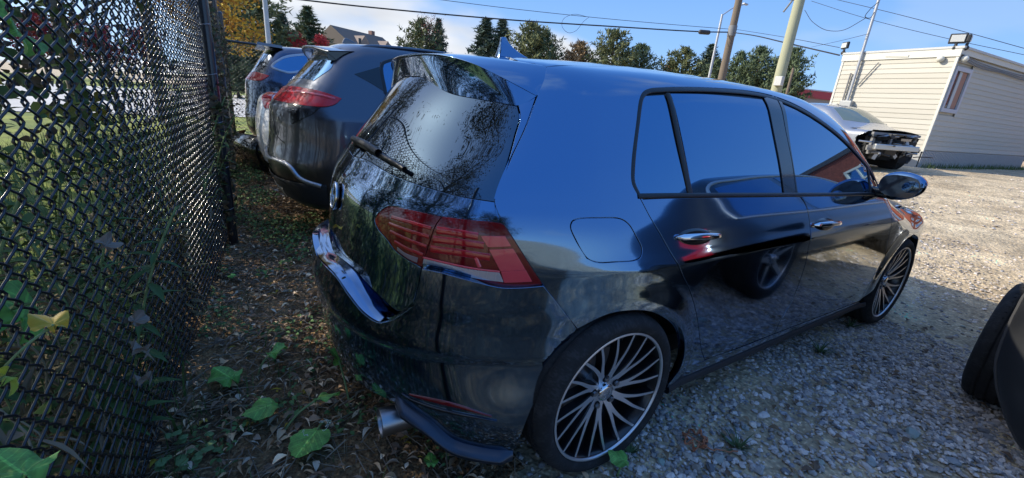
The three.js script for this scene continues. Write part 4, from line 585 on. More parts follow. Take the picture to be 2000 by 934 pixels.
{ // black sport utility on the other side of the photographer, tail towards the fence
  const o = { W: 0.93, H: 1.68, belt: 1.08, hood: 1.05, ro: 0.80, wb: 2.70, fo: 0.90, R: 0.315, arch: 0.37, slope: 0.42, floor: 0.30, tumble: 0.70 };
  const pos = [2.16, groundH(2.16, 2.35), 2.36], S = carSkin(o, pos);
  const c = thing('black_sport_utility', 'black sport utility car with a hanging torn bumper parked across the gravel from the hatchback', 'car', null, pos);
  carBody(m => m.x < 0.30 && m.y < 0.98 && m.z < -0.45, S, paintBlack, c, o, 0.045);
  for (const s of [1, -1]) {
    const at = (x, y) => { const q = S.cast(V(x, y, 3), V(0, 0, -1), 0, 3, 150).p; return { x: q.x, y: q.y, z: q.z }; };
    const win = (pts) => { const g = panelGeo(S, chart([0, 0.3, 1]), outline(S, chart([0, 0.3, 1]), pts), { cell: 0.05, off: 0.004, edge: 0.004, far: 5 }); mesh('side_window', s > 0 ? g : mirrorZ(g), MAT.glass, c); };
    win([[at(-0.25, 1.16), at(-0.2, 1.45)], [at(-0.2, 1.45), at(0.62, 1.53)], [at(0.62, 1.53), at(0.7, 1.13)], [at(0.7, 1.13), at(-0.25, 1.16)]]);
    win([[at(0.8, 1.13), at(0.74, 1.53)], [at(0.74, 1.53), at(1.5, 1.50), at(1.75, 1.38)], [at(1.75, 1.38), at(2.2, 1.14)], [at(2.2, 1.14), at(0.8, 1.13)]]);
    const tr = stripGeo(S, [0, 0.3, 1], [[at(-0.32, 1.14), at(-0.30, 1.3), at(-0.24, 1.47), at(0.2, 1.53), at(0.7, 1.56), at(1.45, 1.53), at(1.75, 1.41), at(2.25, 1.12), at(1.5, 1.10), at(0.7, 1.10), at(-0.32, 1.14)]], 0.03, 0.01); mesh('window_trim', s > 0 ? tr : mirrorZ(tr), silverTrim, c);
    for (const x of [0.30, 1.35]) { const q = at(x, 0.92); const h = grbox(0.2, 0.03, 0.03, 0.012, q.x, q.y, (q.z + 0.02) * s); mesh('door_handle', h, paintBlack, c); }
    for (const x of [0.74]) mesh('door_seam', s > 0 ? stripGeo(S, [0, 0.2, 1], [[at(0.74, 1.1), at(0.76, 0.8), at(0.74, 0.4)]], 0.008, 0.001) : mirrorZ(stripGeo(S, [0, 0.2, 1], [[at(0.74, 1.1), at(0.76, 0.8), at(0.74, 0.4)]], 0.008, 0.001)), MAT.gap, c);
    makeWheel(c, { R: 0.315, rimR: 0.22, width: 0.235, pos: V(0.03, 0.315, 0.925 * s), side: s, style: 'five', spokes: 5 }); makeWheel(c, { R: 0.315, rimR: 0.22, width: 0.235, pos: V(2.70, 0.315, 0.92 * s), side: s, style: 'five', spokes: 5 });
  }
  { // bumper end hanging off the body
    const L = [[2060, 545], [2000, 577], [1976, 615], [1955, 660], [1936, 715], [1936, 760], [1947, 805], [1966, 855], [1990, 893], [2040, 915]].map(([u, v]) => { const d = pixDir(u, v), t = (1.50 - CAM.x) / d.x; return CAM.clone().addScaledVector(d, t).sub(c.position); });
    const cv2 = new THREE.CatmullRomCurve3(L, false, 'centripetal'), pos2 = [], idx = [], N = 40, M = 12;
    for (let i = 0; i <= N; i++) { const p = cv2.getPoint(i / N); for (let j = 0; j <= M; j++) { const v = j / M; pos2.push(p.x + 0.10 * Math.pow(1 - v, 3) - 0.05 * Math.sin(v * 2.2) + 0.012 * fbm(p.y * 7, v * 5, 1.7, 3), p.y + 0.01 * Math.sin(v * 9), p.z + 0.62 * v * v + 0.02 * v); } }
    for (let i = 0; i < N; i++) for (let j = 0; j < M; j++) { const a = i * (M + 1) + j, b = a + M + 1; idx.push(a, b, a + 1, a + 1, b, b + 1); }
    const g = new THREE.BufferGeometry(); g.setAttribute('position', new THREE.Float32BufferAttribute(pos2, 3)); g.setAttribute('uv', new THREE.Float32BufferAttribute(new Float32Array(pos2.length / 3 * 2), 2)); g.setIndex(idx); g.computeVertexNormals(); mesh('torn_bumper', g, MAT.plastic, c);
    mesh('bumper_edge', gtube(cv2.getPoints(30).map(p => p.clone().add(V(0.10, 0, 0))), 0.008, 6, 60), std(lin(0.06, 0.06, 0.062), 0.6), c);
  }
  mesh('tail_light', stripGeo(S, [-0.8, 0, -0.7], [[S.cast(V(-3, 1.02, -0.45), V(1, 0, 0), 0, 4, 200).p, S.cast(V(-3, 1.02, -0.7), V(1, 0, 0), 0, 4, 200).p]], 0.16, 0.02), MAT.redlens, c);
  mesh('underbody', gbox(3.5, 0.12, 1.4, 1.35, 0.34, 0), MAT.gap, c);
}
// ---------- ground ----------
const gravelTex = (() => { const a = tileNoise(6, 41), b = tileNoise(24, 42), c = tileNoise(96, 43), d = tileNoise(250, 44); return dataTex(1024, 1024, (u, v) => { const k = 0.30 * a(u, v) + 0.26 * b(u, v) + 0.22 * c(u, v) + 0.22 * d(u, v); const s = d(u * 1, v * 1) > 0.8 ? 22 : 0; const t = a(u + 0.3, v + 0.6); const l = 118 + 140 * (k - 0.28) + s; return [l * 1.18 + 10 * t, l * 1.07 + 5 * t, l * 0.88]; }, true); })();
const gravelBump = (() => { const c = tileNoise(110, 45), d = tileNoise(250, 46), e = tileNoise(40, 47); return dataTex(1024, 1024, (u, v) => { const k = 255 * (0.45 * c(u, v) + 0.3 * d(u, v) + 0.25 * e(u, v)); return [k, k, k]; }); })();
const groundMat = new THREE.MeshStandardMaterial({ map: gravelTex, bumpMap: gravelBump, bumpScale: 0.02, roughness: 0.97 });
{ // one sheet to the horizon, fine near the cars
  const xs = [], zs = []; const ax = (v0, v1, near0, near1, st) => { const o = []; let v = near0; while (v <= near1) { o.push(v); v += st; } let s = st, w = near1; const up = []; while (w < v1) { s *= 1.25; w += s; up.push(w); } s = st; w = near0; const dn = []; while (w > v0) { s *= 1.25; w -= s; dn.unshift(w); } return [...dn, ...o, ...up]; };
  const X = ax(-300, 400, -4, 16, 0.25), Z = ax(-400, 300, -10, 6, 0.25), pos = [], uv = [], idx = [];
  for (const x of X) for (const z of Z) { pos.push(x, groundH(x, z) + 0.010 * fbm(x * 0.9, z * 0.9, 3.3, 3) * sstep(60, 10, Math.hypot(x, z)), z); uv.push(x / 2.6, z / 2.6); }
  const m = Z.length; for (let i = 0; i < X.length - 1; i++) for (let j = 0; j < m - 1; j++) { const a = i * m + j, b = a + m; idx.push(a, a + 1, b, b, a + 1, b + 1); }
  const g = new THREE.BufferGeometry(); g.setAttribute('position', new THREE.Float32BufferAttribute(pos, 3)); g.setAttribute('uv', new THREE.Float32BufferAttribute(uv, 2)); g.setIndex(idx); g.computeVertexNormals();
  structure(mesh('ground', g, groundMat));
}
const patchSheet = (name, inside, x0, x1, z0, z1, st, y, mat, uvs = 1.5) => { // ground patch with a ragged edge
  const pos = [], uv = [], idx = [], id = new Map(); const nx = Math.ceil((x1 - x0) / st), nz = Math.ceil((z1 - z0) / st); const at = (i, j) => { const k = i * 10000 + j; if (!id.has(k)) { const x = x0 + i * st, z = z0 + j * st; id.set(k, pos.length / 3); pos.push(x, groundH(x, z) + y + 0.012 * fbm(x * 2.2, z * 2.2, 1.1, 3), z); uv.push(x / uvs, z / uvs); } return id.get(k); };
  for (let i = 0; i < nx; i++) for (let j = 0; j < nz; j++) if (inside(x0 + (i + 0.5) * st, z0 + (j + 0.5) * st)) { const a = at(i, j), b = at(i + 1, j), c = at(i + 1, j + 1), d = at(i, j + 1); idx.push(a, d, b, b, d, c); }
  const g = new THREE.BufferGeometry(); g.setAttribute('position', new THREE.Float32BufferAttribute(pos, 3)); g.setAttribute('uv', new THREE.Float32BufferAttribute(uv, 2)); g.setIndex(idx); g.computeVertexNormals(); return structure(mesh(name, g, mat));
};
const soilTex = (() => { const a = tileNoise(5, 51), b = tileNoise(30, 52), c = tileNoise(140, 53), d = tileNoise(256, 54); return dataTex(1024, 1024, (u, v) => { const k = 0.35 * a(u, v) + 0.3 * b(u, v) + 0.2 * c(u, v) + 0.15 * d(u, v); const l = 60 + 84 * (k - 0.3) + (c(u + 0.5, v) > 0.72 ? 22 : 0); const w = b(u + 0.2, v + 0.7); return [l * 1.45 + 14 * w, l * 1.2 + 5 * w, l * 0.86]; }, true); })();
const soilMat = new THREE.MeshStandardMaterial({ map: soilTex, bumpMap: gravelBump, bumpScale: 0.03, roughness: 1 });
const soilIn = (x, z) => { const e = 0.16 * fbm(x * 1.6, z * 1.6, 7.7, 4); return x + e < lerp(-0.30, 0.05, sstep(0.4, -1.0, z)) && x > -3.2 && z < 8 && z > -12; };
patchSheet('soil', soilIn, -3.2, 0.6, -12, 8, 0.06, 0.014, soilMat);
const grassTex = (() => { const a = tileNoise(6, 61), b = tileNoise(40, 62), c = tileNoise(200, 63); return dataTex(512, 512, (u, v) => { const k = 0.35 * a(u, v) + 0.3 * b(u, v) + 0.35 * c(u, v); const l = 92 + 90 * (k - 0.3); return [l * 0.92 + 22 * a(u, v), l * 1.12, l * 0.42]; }, true); })();
const lawnMat = new THREE.MeshStandardMaterial({ map: grassTex, roughness: 1 });
const paveTex = (() => { const a = tileNoise(6, 71), b = tileNoise(60, 72), c = tileNoise(250, 73); return dataTex(512, 512, (u, v) => { const k = 0.4 * a(u, v) + 0.3 * b(u, v) + 0.3 * c(u, v); const l = 182 + 50 * (k - 0.4); return [l, l * 0.985, l * 0.95]; }, true); })();
patchSheet('lawn', (x, z) => (x < -2.2 + 0.25 * fbm(z, x, 2, 2) && z > -9.4 && z < 0.5) || (z < -8.9 - 0.2 * fbm(x, z, 4, 2) && x < 9), -46, 9, -62, 8, 0.5, 0.022, lawnMat, 4);
patchSheet('road', (x, z) => { const d = -z * 0.95 - x * 0.3; return d > 13.5 && d < 36; }, -46, 9, -50, 8, 0.5, 0.040, std(0xffffff, 0.95, 0, { map: paveTex }), 5);

// gravel stones: uncountable, but real pebbles
function stoneGeo(seed) { const g = new THREE.IcosahedronGeometry(1, 1), p = g.attributes.position; for (let i = 0; i < p.count; i++) { const v = V(p.getX(i), p.getY(i), p.getZ(i)); const k = 0.78 + 0.42 * fbm(v.x * 1.1 + seed, v.y * 1.1 - seed, v.z * 1.1 + 3 * seed, 2); v.multiplyScalar(k); p.setXYZ(i, v.x, v.y * 0.62, v.z * 0.8); } g.computeVertexNormals(); const m = mergeVertices(g.deleteAttribute('uv') && g, 1e-3); m.deleteAttribute('normal'); m.computeVertexNormals(); return m; }
const stoneMat = std(0xffffff, 0.92);
function scatter(name, geo, mat, list) { const im = new THREE.InstancedMesh(geo, mat, list.length); const M = new THREE.Matrix4(), q = new THREE.Quaternion(), e = new THREE.Euler(); list.forEach((s, i) => { e.set(s.rx || 0, s.ry || 0, s.rz || 0, 'YXZ'); q.setFromEuler(e); M.compose(V(s.x, s.y, s.z), q, V(s.s * (s.sx || 1), s.s * (s.sy || 1), s.s * (s.sz || 1))); im.setMatrixAt(i, M); if (s.c) im.setColorAt(i, s.c); }); im.name = name; im.castShadow = im.receiveShadow = true; return im; }
{
  const R = rng(77), lists = [[], [], [], []];
  const stoneC = () => { const t = R(), l = 0.24 + 0.42 * Math.pow(R(), 1.3); return t < 0.07 ? lin(l * 1.15, l * 0.98, l * 0.8) : t < 0.24 ? lin(l * 0.6, l * 0.6, l * 0.62) : lin(l * 1.12, l, l * 0.90); };
  const add = (x, z, s) => { if (x < -0.28 && soilIn(x, z) && R() > 0.05) return; lists[Math.floor(R() * 4)].push({ x, z, y: groundH(x, z) + 0.002 + s * 0.22, s, ry: R() * 6.3, rx: (R() - 0.5) * 0.7, rz: (R() - 0.5) * 0.7, sx: 0.8 + 0.5 * R(), sz: 0.8 + 0.5 * R(), c: stoneC() }); };
  for (let i = 0; i < 26000; i++) { const x = -0.5 + 3.3 * Math.pow(R(), 0.9), z = 0.55 + 1.9 * R(), n = fbm(x * 1.3, z * 1.3, 4.4, 3); if (n < -0.08 && R() > 0.25 + 0.4 * sstep(-0.4, -0.08, n)) continue; add(x, z, 0.006 + 0.011 * Math.pow(R(), 2.2)); }
  for (let i = 0; i < 11000; i++) { const x = 2.2 + 4 * Math.pow(R(), 1.3), z = -1.2 + 5 * R(), n = fbm(x * 0.9, z * 0.9, 8.4, 3); if (n < 0 && R() > 0.5) continue; add(x, z, 0.008 + 0.012 * Math.pow(R(), 2)); }
  for (let i = 0; i < 4500; i++) { const x = 5.5 + 10 * R(), z = -5 + 9 * R(); if (fbm(x * 0.5, z * 0.9, 2.4, 3) < 0.05) continue; add(x, z, 0.011 + 0.018 * Math.pow(R(), 2)); }
  for (let i = 0; i < 900; i++) { const x = -0.4 + 3 * R(), z = 0.9 + 1.3 * R(); add(x, z, 0.014 + 0.010 * R()); }
  lists.forEach((l, k) => { const im = scatter(numbered('gravel'), stoneGeo(1.7 + k * 3.1), stoneMat, l); stuff(im); tag(im, 'loose grey gravel stones spread over the yard beside the cars', 'gravel', 'gravel of the yard'); scene.add(im); });
  // larger stones one can pick out
  const big = [[1570, 705, 0.035], [1513, 741, 0.024], [1403, 900, 0.03], [1455, 838, 0.022], [1620, 760, 0.024], [1700, 700, 0.022], [1780, 850, 0.04], [1750, 780, 0.024], [1660, 850, 0.026], [1830, 660, 0.026], [1880, 640, 0.022], [1540, 870, 0.026], [1290, 905, 0.026], [1340, 800, 0.02], [1800, 725, 0.022], [1560, 640, 0.02], [1860, 905, 0.035], [1700, 905, 0.03], [1480, 920, 0.028], [1600, 905, 0.024]];
  big.forEach(([u, v, s], i) => { const p = pixGround(u, v), g = stoneGeo(20 + i * 1.3); g.scale(s, s, s); const m = mesh('stone', g, std(lin(0.26 + 0.1 * R(), 0.27 + 0.08 * R(), 0.29), 0.9)); m.position.set(p.x, p.y + s * 0.25, p.z); m.rotation.y = R() * 6; tag(m, 'larger pale stone lying loose among the finer gravel', 'stone', 'larger stones in the gravel'); });
}
// dead leaves and twigs on the soil strip
const leafGeo = (() => { const pos = [], idx = []; const W = [0, 0.32, 0.5, 0.42, 0.2, 0], n = W.length; for (let i = 0; i < n; i++) { const t = i / (n - 1), x = t - 0.5, y = 0.16 * Math.sin(t * 3.0); pos.push(x, y + W[i] * 0.22, -W[i] * 0.6, x, y, 0, x, y + W[i] * 0.28, W[i] * 0.6); } for (let i = 0; i < n - 1; i++) { const a = i * 3; idx.push(a, a + 1, a + 3, a + 3, a + 1, a + 4, a + 1, a + 2, a + 4, a + 4, a + 2, a + 5); } const g = new THREE.BufferGeometry(); g.setAttribute('position', new THREE.Float32BufferAttribute(pos, 3)); g.setAttribute('uv', new THREE.Float32BufferAttribute(new Float32Array(n * 6), 2)); g.setIndex(idx); g.computeVertexNormals(); return g; })();
const leafMatW = std(0xffffff, 0.85);
{
  const R = rng(99), L = [], T = [], tones = [[0.12, 0.075, 0.04], [0.17, 0.11, 0.06], [0.085, 0.055, 0.035], [0.22, 0.16, 0.10], [0.14, 0.12, 0.09], [0.07, 0.05, 0.035]];
  for (let i = 0; i < 11000; i++) { const x = -1.45 + 1.45 * R(), z = 1.6 - 8.2 * Math.pow(R(), 1.2); if (!soilIn(x, z) && R() > 0.1) continue; if (fbm(x * 1.7, z * 1.7, 5, 3) < -0.32 && R() > 0.3) continue; const t = tones[Math.floor(R() * 6)], k = 2.0 + 3.6 * Math.pow(R(), 1.4); let c = lin(t[0] * k, t[1] * k, t[2] * k); if (R() < 0.018) c = lin(0.42, 0.30, 0.03); L.push({ x, z, y: groundH(x, z) + 0.020 + 0.012 * R(), s: 0.022 + 0.040 * Math.pow(R(), 1.4), ry: R() * 6.3, rx: (R() - 0.5) * 0.9, rz: (R() - 0.5) * 0.6, sz: R() < 0.75 ? 0.22 + 0.25 * R() : 0.5 + 0.5 * R(), sy: 0.4 + 1.2 * R(), c }); }
  for (let i = 0; i < 500; i++) { const x = -0.2 + 3.4 * R(), z = 0.95 + 1.2 * R(); const t = tones[Math.floor(R() * 3)]; if (R() > 0.35) continue; L.push({ x, z, y: groundH(x, z) + 0.016, s: 0.03 + 0.02 * R(), ry: R() * 6.3, rx: (R() - 0.5) * 0.8, rz: (R() - 0.5) * 0.8, c: lin(...t.map(q => q * 1.6)) }); }
  const im = scatter('leaf_litter', leafGeo, leafMatW, L); stuff(im); tag(im, 'brown fallen leaves littering the soil between fence and cars', 'leaf litter'); scene.add(im);
  const tg = new THREE.CylinderGeometry(0.5, 0.8, 1, 5); tg.rotateZ(Math.PI / 2);
  for (let i = 0; i < 1700; i++) { const x = -1.4 + 1.25 * R(), z = 1.4 - 6.5 * R(); if (!soilIn(x, z)) continue; const k = 0.6 + 0.9 * R(), s = 0.0018 + 0.0022 * R(); T.push({ x, z, y: groundH(x, z) + 0.022 + 0.02 * R(), s, sx: (0.05 + 0.16 * R()) / s, ry: R() * 6.3, rz: (R() - 0.5) * 0.3, c: lin(0.22 * k, 0.18 * k, 0.13 * k) }); }
  const tw = scatter('twigs', tg, leafMatW, T); stuff(tw); tag(tw, 'thin dry twigs and stalks lying over the leaf litter', 'twigs'); scene.add(tw);
}
// low ground cover: many small leaves by the fence foot and towards the crossover
const bladeGeo = (() => { const pos = [], idx = []; for (let i = 0; i <= 3; i++) { const t = i / 3, w = 0.5 * (1 - t) * (1 - 0.3 * t) + 0.02; pos.push(-w, t, 0.25 * t * t, w, t, 0.25 * t * t); } for (let i = 0; i < 3; i++) { const a = i * 2; idx.push(a, a + 1, a + 2, a + 2, a + 1, a + 3); } const g = new THREE.BufferGeometry(); g.setAttribute('position', new THREE.Float32BufferAttribute(pos, 3)); g.setAttribute('uv', new THREE.Float32BufferAttribute(new Float32Array(16), 2)); g.setIndex(idx); g.computeVertexNormals(); return g; })();
{
  const R = rng(123), C = [], G = [];
  for (let i = 0; i < 7500; i++) { const z = -1.2 - 6.2 * Math.pow(R(), 0.9), x = -1.25 + 0.95 * R(); if (fbm(x * 2.2, z * 1.1, 3.1, 3) < -0.05 + 0.5 * sstep(-2.6, -1.4, z)) continue; const k = 0.6 + 0.8 * R(); C.push({ x, z, y: groundH(x, z) + 0.03 + 0.07 * R(), s: 0.022 + 0.03 * R(), ry: R() * 6.3, rx: (R() - 0.5) * 0.9, rz: (R() - 0.5) * 0.9, c: lin(0.095 * k, 0.165 * k, 0.045 * k) }); }
  for (let i = 0; i < 3600; i++) { const z = 1.2 - 3.4 * R(), x = -1.32 + 1.0 * R(); if (fbm(x * 2.6, z * 2.6, 6.1, 3) < 0.12) continue; const k = 0.6 + 0.8 * R(); C.push({ x, z, y: groundH(x, z) + 0.02 + 0.04 * R(), s: 0.016 + 0.02 * R(), ry: R() * 6.3, rx: (R() - 0.5) * 0.9, rz: (R() - 0.5) * 0.9, c: lin(0.085 * k, 0.16 * k, 0.05 * k) }); }
  const im = scatter('ground_cover', leafGeo, leafMatW, C); stuff(im); tag(im, 'low green ground cover leaves along the fence foot', 'ground cover'); scene.add(im);
  for (let i = 0; i < 9000; i++) { const far = R() < 0.6, x = far ? -1.3 - 2.2 * R() : -1.35 + 0.9 * R() * R(), z = 1.6 - 9.4 * R(); if (!far && fbm(x * 2, z * 2, 8.8, 3) < 0.02) continue; const k = 0.6 + 0.8 * R(), dry = R() < 0.3; G.push({ x, z, y: groundH(x, z), s: far ? 0.12 + 0.22 * R() : 0.05 + 0.08 * R(), sx: 0.03 + 0.03 * R(), ry: R() * 6.3, rx: (R() - 0.3) * 0.7, c: dry ? lin(0.26 * k, 0.21 * k, 0.12 * k) : lin(0.07 * k, 0.13 * k, 0.03 * k) }); }
  const gr = scatter('grass', bladeGeo, leafMatW, G); stuff(gr); tag(gr, 'rough grass blades growing under and behind the fence', 'grass'); scene.add(gr);
}
// ---------- chain-link fence ----------
const fenceX = z => z > -2.1 ? lerp(-1.20, -1.385, Math.min(1.6, (z + 2.1) / 2.4)) : -1.20;
const vinyl = phys(lin(0.010, 0.012, 0.017), { roughness: 0.28, clearcoat: 0.6, clearcoatRoughness: 0.2 });
{
  const H = 1.98, cellH = 0.072, pitch = 0.036;
  const wireGeo = (rad, rs, perCell, amp) => { const pts = [], n = Math.round(H / cellH * 2); for (let i = 0; i <= n * perCell; i++) { const t = i / perCell, k = Math.floor(t), f = t - k, tri = (k % 2 ? 1 - f : f), s = tri; const e = 0.5 - 0.5 * Math.cos(Math.PI * s); const zz = lerp(s, e, 0.55) * amp; pts.push(V(Math.cos(Math.PI * s) * 0.0052, 0.02 + t * cellH / 2, zz)); } const c = new THREE.CatmullRomCurve3(pts, false, 'centripetal'); return new THREE.TubeGeometry(c, pts.length - 1, rad, rs, false); };
  const near = wireGeo(0.0028, 7, 5, 0.0400), mid = wireGeo(0.0028, 5, 4, 0.0400), far = wireGeo(0.0026, 4, 2, 0.0400);
  const f = thing('chain_link_fence', 'black vinyl chain-link fence with steel posts running behind the parked cars', 'fence');
  let z = 1.55, n = 0;
  while (z > -7.7) { const g = z > -0.6 ? near : z > -2.2 ? mid : far; const m = mesh('wire', g, vinyl, f); m.position.set(fenceX(z), groundH(fenceX(z), z) + 0.02 + (n % 2 ? cellH / 2 : 0), z); m.rotation.y = Math.atan2(fenceX(z) - fenceX(z - 0.1), 0.1) * 0 ; z -= pitch; n++; }
  const post = (x, zz, h, r, lean = 0) => { const g = new THREE.CylinderGeometry(r, r, h, 20); g.translate(0, h / 2, 0); const cap = new THREE.SphereGeometry(r * 1.08, 16, 8, 0, Math.PI * 2, 0, Math.PI / 2); cap.translate(0, h, 0); const m = mesh('post', [g, cap], vinyl, f); m.position.set(x, groundH(x, zz) - 0.05, zz); m.rotation.x = lean; return m; };
  post(-1.165, -2.12, 2.2, 0.034, -0.03); post(-1.165, -4.62, 2.15, 0.032, 0.02); post(-1.165, -7.72, 2.2, 0.038); post(-1.42, 1.3, 2.15, 0.034);
  for (const [a, b] of [[1.55, -2.12], [-2.12, -4.62], [-4.62, -7.72]]) { const y = zz => groundH(-1.2, zz) + 2.0; mesh('top_wire', gcyl([fenceX(a) + 0.006, y(a), a], [fenceX(b) + 0.006, y(b), b], 0.005, 0.005, 8), vinyl, f); }
  mesh('tension_wire', gtube([[fenceX(1.5), 0.05, 1.5], [fenceX(0), 0.06, 0], [fenceX(-2), 0.05, -2.1], [-1.2, 0.12, -4.6], [-1.2, 0.2, -7.7]], 0.0025, 5, 30), vinyl, f);
  for (const [y, zz] of [[0.3, -2.12], [0.62, -2.12], [0.95, -2.12], [1.28, -2.12], [1.6, -2.12], [0.4, -4.62], [0.9, -4.62], [1.4, -4.62]]) { const g = new THREE.TorusGeometry(0.038, 0.0026, 6, 24); g.rotateX(Math.PI / 2); g.rotateZ(0.25); g.translate(-1.172, groundH(-1.2, zz) + y, zz); mesh('wire_tie', g, MAT.steel, f); }
  // the return run behind the last car
  const f2 = thing('chain_link_fence', 'far run of black chain-link fence turning away behind the blue sport utility', 'fence');
  const A = V(-1.165, 0, -7.72), B = V(7, 0, -8.9), d = B.clone().sub(A), L = d.length(); d.normalize();
  for (let s = 0.05; s < 4.2; s += pitch) { const p = A.clone().addScaledVector(d, s); const m = mesh('wire', far, vinyl, f2); m.position.set(p.x, groundH(p.x, p.z) + 0.02 + (Math.round(s / pitch) % 2 ? cellH / 2 : 0), p.z); m.rotation.y = Math.atan2(d.x, d.z); m.scale.y = 0.87; }
  for (const s of [2.4, 4.8, 7.2]) { const p = A.clone().addScaledVector(d, s), g = new THREE.CylinderGeometry(0.03, 0.03, 2.15, 14); g.translate(0, 1.05, 0); const m = mesh('post', g, vinyl, f2); m.position.set(p.x, groundH(p.x, p.z), p.z); }
  mesh('top_rail', gcyl([A.x, groundH(A.x, A.z) + 1.74, A.z], [B.x, groundH(A.x, A.z) + 1.74, B.z], 0.021, 0.021, 12), vinyl, f2);
}
// ---------- plants ----------
const leafTexG = (() => { const a = tileNoise(8, 81), b = tileNoise(48, 82); return dataTex(256, 256, (u, v) => { const vein = Math.abs(v - 0.5) < 0.012 ? 40 : 0; let sv = 0; for (let k = 1; k < 6; k++) { const d = Math.abs(Math.abs(v - 0.5) - (u - k * 0.15) * 0.9); if (u > k * 0.15 && d < 0.010) sv = 26; } const k = 0.6 * a(u, v) + 0.4 * b(u, v); const l = 158 + 66 * (k - 0.5) + vein + sv; return [l * 0.70, l * 1.06, l * 0.48]; }, true); })();
const bigLeafMat = phys(0xffffff, { map: leafTexG, roughness: 0.62, transmission: 0.18, thickness: 0 });
const stemMat = std(lin(0.20, 0.27, 0.10), 0.7);
const yellowLeaf = phys(lin(0.62, 0.42, 0.03), { roughness: 0.7, transmission: 0.35, thickness: 0 });
const limeLeaf = phys(lin(0.36, 0.46, 0.05), { roughness: 0.7, transmission: 0.35, thickness: 0 });
function heartLeaf(size, wavy, seed, round = 1) { // heart-shaped blade along +x from the stalk, y up
  const NU = 10, NV = 44, pos = [], uv = [], idx = [];
  for (let i = 0; i <= NU; i++) for (let j = 0; j <= NV; j++) { const t = i / NU, s = j / NV * 2 - 1; const ang = s * Math.PI * 0.985; const r = t * size * (0.52 + 0.30 * Math.cos(ang) * round + 0.22 * Math.pow(Math.abs(Math.cos(ang / 2)), 3)) * (1 - 0.16 * Math.exp(-Math.pow((Math.abs(ang) - Math.PI) / 0.35, 2))) * (1 + 0.045 * wavy * Math.sin(ang * 5 + seed) + 0.03 * Math.sin(ang * 17 + seed * 3) + 0.018 * Math.sin(ang * 31 + seed)); const x = r * Math.cos(ang), z = r * Math.sin(ang) * 0.92; const y = 0.13 * size * wavy * t * t * Math.sin(ang * 4 + seed) + 0.04 * size * wavy * t * Math.sin(ang * 9 + seed * 2) + 0.16 * size * Math.abs(z / size) - 0.14 * t * t * size + 0.012 * size * Math.cos(ang * 12) * t; pos.push(x, y, z); uv.push(0.18 + 0.7 * (x / size), 0.5 + 0.5 * z / size); }
  for (let i = 0; i < NU; i++) for (let j = 0; j < NV; j++) { const a = i * (NV + 1) + j, b = a + NV + 1; idx.push(a, b, a + 1, a + 1, b, b + 1); }
  const g = new THREE.BufferGeometry(); g.setAttribute('position', new THREE.Float32BufferAttribute(pos, 3)); g.setAttribute('uv', new THREE.Float32BufferAttribute(uv, 2)); g.setIndex(idx); g.computeVertexNormals(); return g;
}
function leafPlant(label, tip, foot, size, ry, rx, rz, wavy, seed, mat = bigLeafMat) { // tip: stalk end (metres), foot: where it leaves the soil
  const p = thing('leafy_plant', label, 'plant', null, [foot.x, foot.y, foot.z]); const d = tip.clone().sub(foot);
  mesh('stem', gtube([V(0, -0.01, 0), d.clone().multiplyScalar(0.5).add(V(0, 0.02, 0)), d], 0.0042, 7, 14), stemMat, p);
  const l = mesh('leaf', heartLeaf(size, wavy, seed), mat, p); l.position.copy(d); l.rotation.set(rx, ry, rz, 'YXZ'); return p;
}
